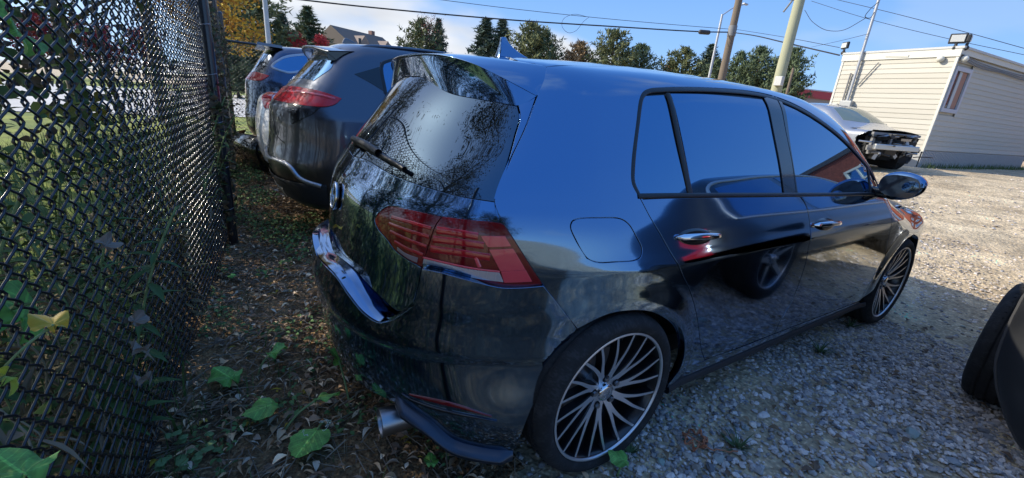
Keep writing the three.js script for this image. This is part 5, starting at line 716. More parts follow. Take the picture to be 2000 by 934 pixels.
{
  const G = (u, v, h) => { const p = pixGround(u, v); p.y = groundH(p.x, p.z) + h; return p; };
  const at = (u, v, h) => { const d = pixDir(u, v), t = (h - CAM.y) / d.y; return CAM.clone().addScaledVector(d, t); };
  leafPlant('broad wavy green leaf lying nearest the foot of the fence', at(450, 738, 0.07), G(445, 760, 0), 0.095, 2.2, 0.05, 0.1, 1.3, 1);
  leafPlant('round lobed green leaf on the litter beside the wavy leaf', at(532, 790, 0.07), G(520, 800, 0), 0.095, 3.3, 0.1, 0.05, 0.8, 2.2);
  leafPlant('large green leaf scribbled with pale leaf-miner trails', at(618, 842, 0.06), G(640, 830, 0), 0.105, 3.9, 0.12, -0.05, 0.5, 3.1);
  leafPlant('small double green leaf standing on a thin stalk by the litter', at(530, 690, 0.10), G(500, 740, 0), 0.065, 0.4, -0.2, 0.3, 1.4, 4.0);
  leafPlant('upright pale green lobed leaf in front of the bumper', at(662, 705, 0.13), G(685, 800, 0), 0.060, 2.5, 0.2, 1.15, 1.2, 5.2);
  leafPlant('long drooping green leaf on a long pale stalk', at(622, 778, 0.10), G(542, 858, 0), 0.075, 0.1, -0.5, 0.0, 1.0, 6.1);
  leafPlant('green leaf tucked against the rear tyre', at(1222, 900, 0.06), G(1205, 930, 0), 0.065, 2.4, 0.1, 0.3, 1.2, 7.7);
  leafPlant('dark green leaf lying under the tail pipe', at(842, 905, 0.04), G(835, 900, 0), 0.040, 1.2, 0.2, 0.1, 1.0, 8.2);
  leafPlant('small round leaf in the litter beside the fence post', at(450, 540, 0.05), G(452, 548, 0), 0.040, 1.0, 0, 0.1, 0.8, 9.1);
  // pale trails on the mined leaf
  const host = scene.children.find(o => o.userData.label && o.userData.label.includes('leaf-miner')), lf = host.children[1], R = rng(8);
  for (let k = 0; k < 5; k++) { const pts = []; let a = R() * 5 - 2.5, r = 0.03; for (let i = 0; i < 9; i++) { a += (R() - 0.5) * 0.8; r += 0.004 * (R() + 0.2); pts.push(V(r * Math.cos(a), 0.006 + 0.16 * Math.abs(r * Math.sin(a)) - 0.14 * r * r / 0.105, r * Math.sin(a) * 0.92)); } mesh('miner_trail', gtube(pts, 0.0009, 5, 24), std(lin(0.6, 0.66, 0.55), 0.8), host).position.copy(lf.position); host.children[host.children.length - 1].rotation.copy(lf.rotation); }
  // leaves poking through the wire
  const edge = (label, u, v, x, size, mat, ry, rx, rz) => { const d = pixDir(u, v), t = (x - CAM.x) / d.x, p = CAM.clone().addScaledVector(d, t); const o = thing('fence_leaf', label, 'leaf', null, [p.x, p.y, p.z]); const l = mesh('leaf', heartLeaf(size, 1.5, u), mat, o); l.rotation.set(rx, ry, rz, 'YXZ'); mesh('stem', gtube([V(0, 0, 0), V(-0.03, -0.02, 0.03), V(-0.10, -0.10, 0.04)], 0.0022, 6, 8), stemMat, o); };
  edge('yellow autumn leaf poking out through the chain-link wire', 104, 634, -1.30, 0.036, yellowLeaf, 2.2, 0.1, 0.35);
  edge('lime green leaf low against the chain-link wire', 10, 735, -1.30, 0.05, limeLeaf, 2.6, 1.1, 0.2);
  edge('large dark green vine leaf pressed behind the upper wire', 30, 60, -1.46, 0.10, bigLeafMat, 2.0, 1.1, 0.4);
  edge('broad green leaf behind the lower wire', 40, 620, -1.50, 0.13, bigLeafMat, 1.8, 0.9, 0.1);
  edge('green leaf at the foot of the near wire', 45, 925, -1.36, 0.075, bigLeafMat, 2.3, 0.2, 0.1);
  // dry pale leaves caught in the mesh
  for (const [u, v, s, lab] of [[262, 628, 0.030, 'curled dry grey leaf hanging in the mesh, topmost of three'], [285, 685, 0.036, 'torn pale dry leaf caught in the middle of the mesh'], [290, 740, 0.030, 'dry brown leaf caught low in the mesh'], [205, 480, 0.03, 'small tan dead leaf stuck in the mesh beside green weeds'], [385, 385, 0.03, 'dry brown leaf bunch hooked on the post side of the mesh']]) { const d = pixDir(u, v), t = (-1.27 - 0.03 - CAM.x) / d.x, p = CAM.clone().addScaledVector(d, t); const m = mesh('dry_leaf', heartLeaf(s, 3.2, u), std(lin(0.22, 0.185, 0.15), 0.9)); m.position.copy(p); m.rotation.set(0.9, u * 0.1, 0.8, 'YXZ'); tag(m, lab, 'leaf'); }
  // weeds behind and through the fence
  const R2 = rng(31), kinds = [];
  for (let k = 0; k < 3; k++) { const o = new THREE.Group(); const sp = [], h = [0.75, 0.55, 0.95][k]; const bend = 0.12 * (k - 1); const pts = [V(0, 0, 0), V(bend * 0.3, h * 0.4, 0.02), V(bend, h * 0.8, 0.05), V(bend * 1.6, h, 0.08)], c = new THREE.CatmullRomCurve3(pts); mesh('stem', new THREE.TubeGeometry(c, 14, 0.0035, 5), k === 1 ? std(lin(0.24, 0.18, 0.10), 0.9) : stemMat, o); const lv = []; for (let i = 0; i < 34; i++) { const t = 0.12 + 0.86 * i / 34, p = c.getPoint(t), g = leafGeo.clone(); const L = lerp(0.13, 0.05, t) * (0.8 + 0.4 * R2()); g.translate(0.5, 0, 0); g.scale(L, L * 0.5, L * 0.42); g.rotateZ(0.35 - 0.9 * R2()); g.rotateY(i * 2.4 + R2()); g.translate(p.x, p.y, p.z); lv.push(g); } mesh('leaves', lv, [std(lin(0.06, 0.115, 0.03), 0.75), std(lin(0.16, 0.13, 0.06), 0.85), std(lin(0.085, 0.15, 0.035), 0.75)][k], o); kinds.push(o); }
  let cnt = 0; for (let i = 0; i < 150; i++) { const z = 1.0 - 6.6 * Math.pow(R2(), 1.25), x = fenceX(z) - 0.05 - 0.9 * R2() * R2(); const k = Math.floor(R2() * 3), o = kinds[k].clone(); o.name = numbered('weed_plant'); o.position.set(x, groundH(x, z), z); o.rotation.y = R2() * 6.3; const s = 0.6 + 0.85 * R2(); o.scale.set(s, s, s); o.userData = { label: 'leafy weed growing just behind the chain-link wire', category: 'weed', group: 'weeds behind the fence' }; scene.add(o); }
  // dry straw stalks leaning in and out of the mesh
  { const mk = k => { const o = new THREE.Group(); const pts = [V(0, 0, 0)]; let x = 0, z = 0; for (let i = 1; i < 6; i++) { x += (R2() - 0.35) * 0.05; z += (R2() - 0.5) * 0.10; pts.push(V(x, i * 0.14 * (1 - 0.06 * i), z)); } mesh('stalk', gtube(pts, 0.0019, 5, 18), std(lin(0.34, 0.28, 0.18), 0.9), o); const lv = []; for (let i = 1; i < 5; i++) { const g = leafGeo.clone(); g.translate(0.5, 0, 0); g.scale(0.10, 0.06, 0.016); g.rotateZ(-0.3 - 0.7 * R2()); g.rotateY(R2() * 6.3); g.translate(pts[i].x, pts[i].y, pts[i].z); lv.push(g); } mesh('dry_leaves', lv, std(lin(0.26, 0.20, 0.13), 0.9), o); return o; }; const ks = [mk(0), mk(1), mk(2)];
    for (let i = 0; i < 70; i++) { const z = 0.95 - 3.4 * R2(), x = fenceX(z) - 0.03 - 0.25 * R2(); const o = ks[i % 3].clone(); o.name = numbered('dry_stalk'); o.position.set(x, groundH(x, z), z); o.rotation.y = R2() * 6.3; o.rotation.x = (R2() - 0.5) * 0.4; const q = 0.6 + 0.9 * R2(); o.scale.set(q, q, q); o.userData = { label: 'dry straw-coloured stalk standing against the chain-link wire', category: 'weed', group: 'dry stalks along the fence' }; scene.add(o); } }
  // tufts on the gravel
  for (const [u, v, lab, s] of [[1440, 880, 'small green grass tuft beside the orange twine', 0.09], [1600, 690, 'low green weed tuft below the middle of the sill', 0.11], [1660, 640, 'thin grass tuft behind the front wheel', 0.09], [1230, 890, 'green weed tuft in front of the rear tyre', 0.06], [1545, 655, 'sparse weed tuft under the sill', 0.09]]) { const p = pixGround(u, v), gs = []; for (let i = 0; i < 22; i++) { const g = bladeGeo.clone(), L = s * (0.5 + 0.8 * R2()); g.scale(0.010 + 0.008 * R2(), L, L); g.rotateX(0.3 + 0.8 * R2()); g.rotateY(i * 2.4); gs.push(g); } const m = mesh('grass_tuft', gs, std(lin(0.07, 0.12, 0.045), 0.85)); m.position.set(p.x, p.y, p.z); tag(m, lab, 'grass'); }
  // clover by the fence foot
  { const p = G(375, 900, 0), o = thing('clover_clump', 'clump of small round clover leaves at the fence foot', 'plant', null, [p.x, p.y, p.z]); for (let i = 0; i < 26; i++) { const a = R2() * 6.3, r = 0.10 * Math.sqrt(R2()), h = 0.03 + 0.05 * R2(); const l = mesh('leaf', heartLeaf(0.016 + 0.014 * R2(), 0.4, i), std(lin(0.13, 0.22, 0.08), 0.7), o); l.position.set(r * Math.cos(a), h, r * Math.sin(a)); l.rotation.set((R2() - 0.5) * 0.5, R2() * 6, (R2() - 0.5) * 0.5); } }
  // yellow fallen leaves one can pick out
  for (const [u, v] of [[563, 573], [560, 600], [645, 447], [545, 420], [505, 695], [400, 830], [480, 835], [600, 770], [520, 470]]) { const p = u === 645 ? V(0, 0, 0).copy(golfBumperSkin.pix(645, 452)).add(V(0.035, 0.012, 0)) : G(u, v, 0.02); const m = mesh('yellow_leaf', heartLeaf(0.024, 2, u), std(lin(0.48, 0.33, 0.04), 0.8)); m.position.copy(p); m.rotation.set((R2() - 0.5), R2() * 6, (R2() - 0.5)); tag(m, u === 645 ? 'small yellow leaf resting on the bumper step' : 'small yellow fallen leaf lying on the brown litter', 'leaf', u === 645 ? undefined : 'yellow fallen leaves'); }
  // orange baling twine
  { const p = pixGround(1355, 868), pts = []; for (let i = 0; i < 64; i++) { const t = i / 63, a = t * 17, r = 0.045 + 0.014 * Math.sin(i * 1.9) ; pts.push(V(r * Math.cos(a) * 1.0, 0.012 + 0.012 * Math.sin(i * 2.7) + 0.012 * t, r * Math.sin(a) * 0.9)); } for (let i = 1; i < 7; i++) pts.push(V(-0.02 + 0.012 * i, 0.012, 0.05 + 0.018 * i + 0.008 * Math.sin(i * 2))); const m = mesh('twine_loop', gtube(pts, 0.0028, 6, 320), std(lin(0.42, 0.16, 0.08), 0.85)); m.position.set(p.x, p.y + 0.01, p.z); m.rotation.y = 0.4; tag(m, 'tangled loop of orange baling twine on the gravel', 'twine'); }
}
// ---------- trees ----------
const barkMat = std(lin(0.11, 0.085, 0.065), 0.95);
function branchGeo(R, base, h, r0, n, spread, up = 0.5) { // tapered trunk with limbs
  const out = [], tips = []; const top = V(base.x + (R() - 0.5) * 0.4 * spread, base.y + h, base.z + (R() - 0.5) * 0.4 * spread);
  const trunk = [base.clone(), base.clone().lerp(top, 0.35).add(V((R() - 0.5) * 0.2, 0, (R() - 0.5) * 0.2)), base.clone().lerp(top, 0.7), top];
  const c = new THREE.CatmullRomCurve3(trunk), tg = new THREE.TubeGeometry(c, 16, r0, 8); { const p = tg.attributes.position; for (let i = 0; i < p.count; i++) { const k = Math.floor(i / 9) / 16, q = c.getPoint(k); const s = lerp(1, 0.25, k); p.setXYZ(i, q.x + (p.getX(i) - q.x) * s, q.y + (p.getY(i) - q.y) * s, q.z + (p.getZ(i) - q.z) * s); } } out.push(tg);
  for (let i = 0; i < n; i++) { const t = 0.28 + 0.7 * i / n, p = c.getPoint(t), a = i * 2.4 + R(), L = spread * (0.6 + 0.5 * R()) * lerp(1, 0.5, t); const e = p.clone().add(V(Math.cos(a) * L, L * up * (0.5 + R()), Math.sin(a) * L)), m = p.clone().lerp(e, 0.5).add(V(0, 0.12 * L, 0)); out.push(gcyl(p, m, r0 * 0.38 * lerp(1, 0.5, t), r0 * 0.22, 6), gcyl(m, e, r0 * 0.22, r0 * 0.06, 5)); tips.push(p.clone().lerp(e, 0.6), m, e); for (let k = 0; k < 3; k++) { const q = m.clone().lerp(e, 0.2 + 0.35 * k), d = V((R() - 0.5), 0.3 + 0.4 * R(), (R() - 0.5)).normalize().multiplyScalar(L * 0.45); const f = q.clone().add(d); out.push(gcyl(q, f, r0 * 0.10, r0 * 0.03, 4)); tips.push(f); } }
  return [merge(out), tips];
}
function leafTree(name, label, cat, group, pos, { h, r0, n, spread, leaves, size, clump = 0.55, tones, seed, low = 0, up = 0.5 }) {
  const R = rng(seed), t = thing(name, label, cat, group, [pos.x, pos.y, pos.z]); const [bg, tips] = branchGeo(R, V(0, 0, 0), h, r0, n, spread, up); mesh('trunk', bg, barkMat, t);
  const L = []; for (let i = 0; i < leaves; i++) { const c = tips[Math.floor(R() * tips.length)]; const d = V(R() - 0.5, R() - 0.5, R() - 0.5).normalize().multiplyScalar(clump * Math.pow(R(), 0.6)); if (c.y + d.y < low) continue; const tn = tones[Math.floor(R() * tones.length)], k = 0.7 + 0.6 * R(); L.push({ x: c.x + d.x, y: c.y + d.y, z: c.z + d.z, s: size * (0.6 + 0.7 * R()), rx: R() * 6, ry: R() * 6, rz: R() * 6, sz: 0.8, c: lin(tn[0] * k, tn[1] * k, tn[2] * k) }); }
  const im = scatter('crown', leafGeo, leafMatW, L); im.userData.kind = 'stuff'; t.add(im); return t;
}
const brown = [[0.10, 0.085, 0.03], [0.14, 0.10, 0.035], [0.07, 0.085, 0.03], [0.18, 0.12, 0.03], [0.05, 0.06, 0.025]];
const gy = (x, z) => groundH(x, z);
// trees beyond the fence that shade the tails of the cars and show in the rear screen
leafTree('broadleaf_tree', 'half-bare brown-leaved tree beyond the fence that shades the tails of the cars', 'tree', null, V(-5.6, 0, -3.4), { h: 5.2, r0: 0.16, n: 15, spread: 2.7, leaves: 1500, size: 0.115, clump: 0.75, tones: brown, seed: 11, low: 1.6 });
leafTree('broadleaf_tree', 'thin-stemmed leafy tree standing close behind the fence by the blue sport utility', 'tree', null, V(-3.3, gy(-3.3, -8.3), -8.4), { h: 5.6, r0: 0.12, n: 15, spread: 2.2, leaves: 5200, size: 0.095, clump: 0.6, tones: brown, seed: 12, low: 2.3 });
leafTree('broadleaf_tree', 'dense brown and green tree furthest along the outside of the fence', 'tree', null, V(-6.6, gy(-6, -8), -7.2), { h: 5.6, r0: 0.16, n: 15, spread: 2.8, leaves: 1500, size: 0.12, clump: 0.8, tones: brown, seed: 13, low: 1.8 });
leafTree('broadleaf_tree', 'brown-leaved tree outside the fence behind the photographer', 'tree', null, V(-4.7, 0, 0.9), { h: 7.6, r0: 0.16, n: 22, spread: 2.9, leaves: 9500, size: 0.10, clump: 0.8, tones: brown, seed: 14, low: 1.5 });
leafTree('broadleaf_tree', 'tall leafy tree with high bare trunk outside the far fence corner', 'tree', null, V(-2.5, gy(-2.5, -10.6), -10.8), { h: 8.2, r0: 0.13, n: 22, spread: 2.4, leaves: 6500, size: 0.11, clump: 0.7, tones: brown, seed: 18, low: 3.9 });
leafTree('shrub', 'twiggy half-bare shrub just behind the near end of the wire', 'shrub', null, V(-2.0, 0, -0.6), { h: 1.9, r0: 0.03, n: 14, spread: 0.7, leaves: 700, size: 0.05, clump: 0.25, tones: [[0.07, 0.09, 0.03], [0.10, 0.07, 0.04], [0.05, 0.07, 0.03]], seed: 15, up: 1.1 });
leafTree('shrub', 'tall twiggy shrub with few leaves behind the second fence bay', 'shrub', null, V(-1.9, 0.05, -2.9), { h: 2.0, r0: 0.028, n: 12, spread: 0.6, leaves: 600, size: 0.05, clump: 0.25, tones: [[0.07, 0.09, 0.03], [0.13, 0.09, 0.04]], seed: 16, up: 1.1 });
leafTree('shrub', 'dry brown vine shrub tangled on the last fence post', 'shrub', null, V(-1.36, 0.12, -6.4), { h: 1.6, r0: 0.02, n: 14, spread: 0.45, leaves: 900, size: 0.05, clump: 0.25, tones: [[0.16, 0.11, 0.06], [0.10, 0.08, 0.05], [0.07, 0.08, 0.03]], seed: 17, up: 0.8 });
// understorey outside the fence behind the photographer: it shows in the tailgate and bumper
[[-3.3, -1.4, 2.6, 'dense dark thicket bush nearest the tail of the hatchback'], [-3.4, 0.5, 2.4, 'dense bush outside the fence straight behind the hatchback'], [-3.6, 2.3, 2.6, 'dense bush outside the fence behind the black sport utility'], [-4.6, -3.3, 1.5, 'low dense bush behind the thicket bush'], [-5.6, -5.6, 1.6, 'low dense bush furthest out under the trees'], [-3.2, 4.2, 2.6, 'dense bush outside the fence beyond the black sport utility'], [-3.4, 6.1, 2.8, 'last dense bush of the row outside the fence']].forEach(([x, z, h, lab], i) => leafTree('thicket_bush', lab, 'shrub', null, V(x, 0, z), { h, r0: 0.04, n: 20, spread: h > 2 ? 1.15 : 0.9, leaves: h > 2 ? 3800 : 2200, size: 0.075, clump: 0.42, tones: [[0.05, 0.065, 0.025], [0.075, 0.07, 0.03], [0.09, 0.065, 0.03]], seed: 140 + i, up: 0.6 }));
// leaves of a vine on the bays past the first post
{ const R = rng(44), L = []; for (let i = 0; i < 9000; i++) { const z = -2.0 - 5.7 * R(), y = 0.1 + 1.75 * Math.pow(R(), 0.8); if (fbm(z * 1.3, y * 1.6, 3.9, 3) < 0.0) continue; const k = 0.6 + 0.8 * R(), t = R(); L.push({ x: -1.2 + (R() - 0.45) * 0.12, y: groundH(-1.2, z) + y, z, s: 0.035 + 0.04 * R(), rx: R() * 6, ry: R() * 6, rz: R() * 6, c: t < 0.5 ? lin(0.11 * k, 0.08 * k, 0.05 * k) : t < 0.8 ? lin(0.06 * k, 0.075 * k, 0.03 * k) : lin(0.2 * k, 0.15 * k, 0.09 * k) }); } const im = scatter(numbered('vine_leaves'), leafGeo, leafMatW, L); stuff(im); tag(im, 'dry vine leaves clinging to the chain-link beyond the first post', 'vine'); scene.add(im); }
// sparser green vine on the near bay
{ const R = rng(46), L = []; for (let i = 0; i < 5200; i++) { const z = 0.9 - 3.0 * R(), y = 0.05 + 1.9 * R(); if (fbm(z * 1.9 + 4, y * 1.7, 7.9, 3) < 0.16 - 0.22 * sstep(0.8, 0.1, y)) continue; const k = 0.7 + 0.8 * R(), t = R(); L.push({ x: fenceX(z) - 0.05 - 0.16 * R(), y: groundH(-1.3, z) + y, z, s: 0.025 + 0.04 * R(), rx: R() * 6, ry: R() * 6, rz: R() * 6, c: t < 0.55 ? lin(0.075 * k, 0.125 * k, 0.035 * k) : t < 0.75 ? lin(0.22 * k, 0.22 * k, 0.04 * k) : lin(0.16 * k, 0.12 * k, 0.075 * k) }); } const im = scatter(numbered('vine_leaves'), leafGeo, leafMatW, L); stuff(im); tag(im, 'green and yellowing vine leaves tangled behind the nearest chain-link bay', 'vine'); scene.add(im); }
// red and yellow trees over the road
const redT = [[0.30, 0.03, 0.04], [0.22, 0.02, 0.05], [0.38, 0.06, 0.04], [0.15, 0.02, 0.04]];
[[95, 36, 4.6, 'red maple over the road, the one furthest along the near fence bay'], [200, 39, 4.2, 'red maple over the road behind the middle of the wire'], [285, 43, 4.8, 'crimson maple over the road next to the fence post']].forEach(([u, dep, h, lab], i) => { const p = pixAt(u, 150, dep); leafTree('maple_tree', lab, 'tree', 'red maples over the road', V(p.x, 0.15, p.z), { h: h, r0: 0.14, n: 11, spread: 2.0, leaves: 2600, size: 0.26, clump: 0.8, tones: redT, seed: 60 + i, low: 0.6 }); });
{ const p = pixAt(425, 60, 19); leafTree('maple_tree', 'golden yellow maple rising behind the far fence corner', 'tree', null, V(p.x, 0.15, p.z), { h: 7.5, r0: 0.16, n: 13, spread: 2.6, leaves: 5200, size: 0.19, clump: 0.8, tones: [[0.45, 0.26, 0.02], [0.5, 0.32, 0.03], [0.36, 0.17, 0.02]], seed: 71, low: 2.2 }); }
for (const [u, v, dep, s, lab] of [[578, 88, 30, 1.5, 'bright red bush behind the roof of the blue sport utility'], [627, 84, 34, 1.2, 'small red bush beside the brown house']]) { const p = pixAt(u, v, dep); leafTree('red_bush', lab, 'shrub', null, V(p.x, p.y - s * 0.7, p.z), { h: s, r0: 0.04, n: 10, spread: s * 0.55, leaves: 900, size: 0.14, clump: 0.3, tones: [[0.5, 0.04, 0.05], [0.4, 0.03, 0.04]], seed: 80 + u }); }
{ const p = pixAt(838, 88, 52); leafTree('bare_tree', 'bare pinkish-twigged tree behind the crossover roof', 'tree', null, V(p.x, p.y - 3, p.z), { h: 5.6, r0: 0.09, n: 24, spread: 2.0, leaves: 260, size: 0.16, clump: 0.5, tones: [[0.35, 0.12, 0.10]], seed: 91, up: 1.2 }); }
// conifers
function coniferGeo(seed, kind) { // unit height, foot at 0
  const R = rng(seed), tri = [], wood = []; wood.push(gcyl([0, 0, 0], [0, 0.97, 0], 0.014, 0.003, 6));
  const rows = kind === 'spruce' ? 26 : 20, rad = kind === 'spruce' ? 0.25 : 0.34;
  const pos = [];
  for (let i = 0; i < rows; i++) { const t = i / (rows - 1), y = lerp(kind === 'spruce' ? 0.06 : 0.14, 0.985, t), rr = rad * (kind === 'spruce' ? Math.pow(1 - t, 0.85) + 0.02 : Math.pow(Math.max(0, Math.sin(Math.PI * lerp(0.18, 0.97, t))), 0.8)) ; const nb = Math.max(3, Math.round((kind === 'spruce' ? 11 : 12) * (0.35 + 0.65 * (1 - t))));
    for (let b = 0; b < nb; b++) { const a = b / nb * 6.283 + i * 1.7 + R() * 0.9, L = rr * (0.55 + 0.6 * R()); const dy = kind === 'spruce' ? -0.25 + 0.5 * t : 0.35 + 0.3 * R(); wood.push(gcyl([0, y, 0], [Math.cos(a) * L * 0.9, y + dy * L * 0.9, Math.sin(a) * L * 0.9], 0.0035, 0.001, 3));
      const nc = 7; for (let c = 0; c < nc; c++) { const f = 0.3 + 0.75 * c / nc, px = Math.cos(a) * L * f, py = y + dy * L * f, pz = Math.sin(a) * L * f; const s = 0.036 * (1.15 - 0.4 * t) * (kind === 'spruce' ? 0.95 : 1.35); for (let k = 0; k < 5; k++) { const u = V(R() - 0.5, R() - 0.35, R() - 0.5).normalize(), w = V(R() - 0.5, R() - 0.5, R() - 0.5).cross(u).normalize(); const o = V(px, py, pz).add(V((R() - 0.5), (R() - 0.5), (R() - 0.5)).multiplyScalar(s * 0.8)); const A = o.clone().addScaledVector(w, s * 0.22), B = o.clone().addScaledVector(w, -s * 0.22), C = o.clone().addScaledVector(u, s * 1.25); pos.push(A.x, A.y, A.z, B.x, B.y, B.z, C.x, C.y, C.z); } } } }
  const g = new THREE.BufferGeometry(); g.setAttribute('position', new THREE.Float32BufferAttribute(pos, 3)); g.setAttribute('uv', new THREE.Float32BufferAttribute(new Float32Array(pos.length / 3 * 2), 2)); g.computeVertexNormals();
  return [merge(wood), g];
}
const conif = { spruce: [coniferGeo(1, 'spruce'), coniferGeo(2, 'spruce')], pine: [coniferGeo(3, 'pine'), coniferGeo(4, 'pine'), coniferGeo(5, 'pine')] };
const needle = { green: std(lin(0.095, 0.13, 0.062), 0.9), blue: std(lin(0.085, 0.12, 0.08), 0.9), rust: std(lin(0.27, 0.18, 0.09), 0.9), olive: std(lin(0.14, 0.155, 0.062), 0.9) };
let cv = 0;
function conifer(label, u, vTop, depth, vBase, wide, kind, mat, group) { const t = pixAt(u, vTop, depth), b = pixAt(u, vBase, depth); const foot = Math.max(-1, groundH(Math.min(t.x, 30), -9) - 0.4), h = t.y - foot; const c = thing('conifer_tree', label, 'tree', group, [t.x, foot, t.z], cv * 1.7); const pr = conif[kind][cv++ % conif[kind].length]; mesh('trunk', pr[0], barkMat, c); mesh('crown', pr[1], needle[mat], c); c.scale.set(h * wide, h, h * wide); return c; }
const FAR = 'conifers along the far side of the yard';
conifer('dense green pine behind the far fence corner, tallest of the trees there', 482, -25, 27, 90, 1.31, 'pine', 'olive');
conifer('dark green pine half hidden by the golden maple', 445, 10, 25, 90, 1.25, 'pine', 'green');
conifer('slim spruce just right of the pale lamp post', 549, 26, 34, 90, 1.89, 'spruce', 'blue');
conifer('ragged spruce with a bent top next to the slim spruce', 600, 14, 36, 90, 2.10, 'spruce', 'green');
conifer('broad olive pine beside the bare twiggy tree', 822, 40, 52, 90, 0.94, 'pine', 'olive');
conifer('small droopy spruce beside the olive pine', 857, 38, 54, 90, 1.37, 'spruce', 'blue');
conifer('pointed spruce, first of the pair behind the roof antenna', 950, 36, 50, 110, 1.99, 'spruce', 'blue');
conifer('pointed spruce, second of the pair behind the roof antenna', 982, 40, 50, 110, 1.99, 'spruce', 'blue');
conifer('wide bushy pine next to the pair of spruces', 1040, 48, 48, 112, 1.00, 'pine', 'olive');
conifer('bushy pine leaning out of the wide pine', 1065, 62, 50, 112, 0.88, 'pine', 'green');
conifer('rust-brown dying pine between two green ones', 1134, 84, 50, 118, 1.06, 'pine', 'rust');
conifer('large bushy pine in the middle of the tree line', 1203, 62, 48, 120, 1.00, 'pine', 'olive');
conifer('small ragged pine beside the large bushy pine', 1253, 90, 50, 128, 0.94, 'pine', 'green');
conifer('rounded olive pine left of the street lamp', 1340, 96, 48, 138, 1.06, 'pine', 'olive');
conifer('thin dark spruce at the street lamp', 1391, 88, 50, 142, 1.89, 'spruce', 'blue');
conifer('dark pine seen between the street lamp and the brown pole', 1402, 118, 46, 145, 0.78, 'pine', 'green');
conifer('dark pine just right of the brown wooden pole', 1450, 104, 44, 150, 0.78, 'pine', 'green');
conifer('tall dark pine between the two wooden poles', 1490, 95, 42, 160, 0.78, 'pine', 'green');
conifer('big dark pine left of the shed roof', 1556, 98, 38, 178, 0.78, 'pine', 'green');
conifer('dark pine hidden behind the pale wooden pole', 1528, 112, 42, 170, 0.78, 'pine', 'green');
{ const p = pixAt(1308, 133, 52); leafTree('orange_bush', 'orange autumn bush low in the tree line', 'shrub', null, V(p.x, p.y - 1.5, p.z), { h: 2.2, r0: 0.05, n: 10, spread: 0.9, leaves: 900, size: 0.2, clump: 0.4, tones: [[0.42, 0.22, 0.06]], seed: 95 }); }
// mirrored in the flank of the hatchback only
[[26, 24, 9.5], [31, 27, 8.0], [34, 33, 10.0]].forEach(([x, z, h]) => { const c = thing('conifer_tree', 'tall pine across the yard, mirrored in the flank of the hatchback', 'tree', 'pines across the yard', [x, 0.4, z], cv * 1.7); const pr = conif.pine[cv++ % 3]; mesh('trunk', pr[0], barkMat, c); mesh('crown', pr[1], needle.green, c); c.scale.set(h * 0.85, h, h * 0.85); });
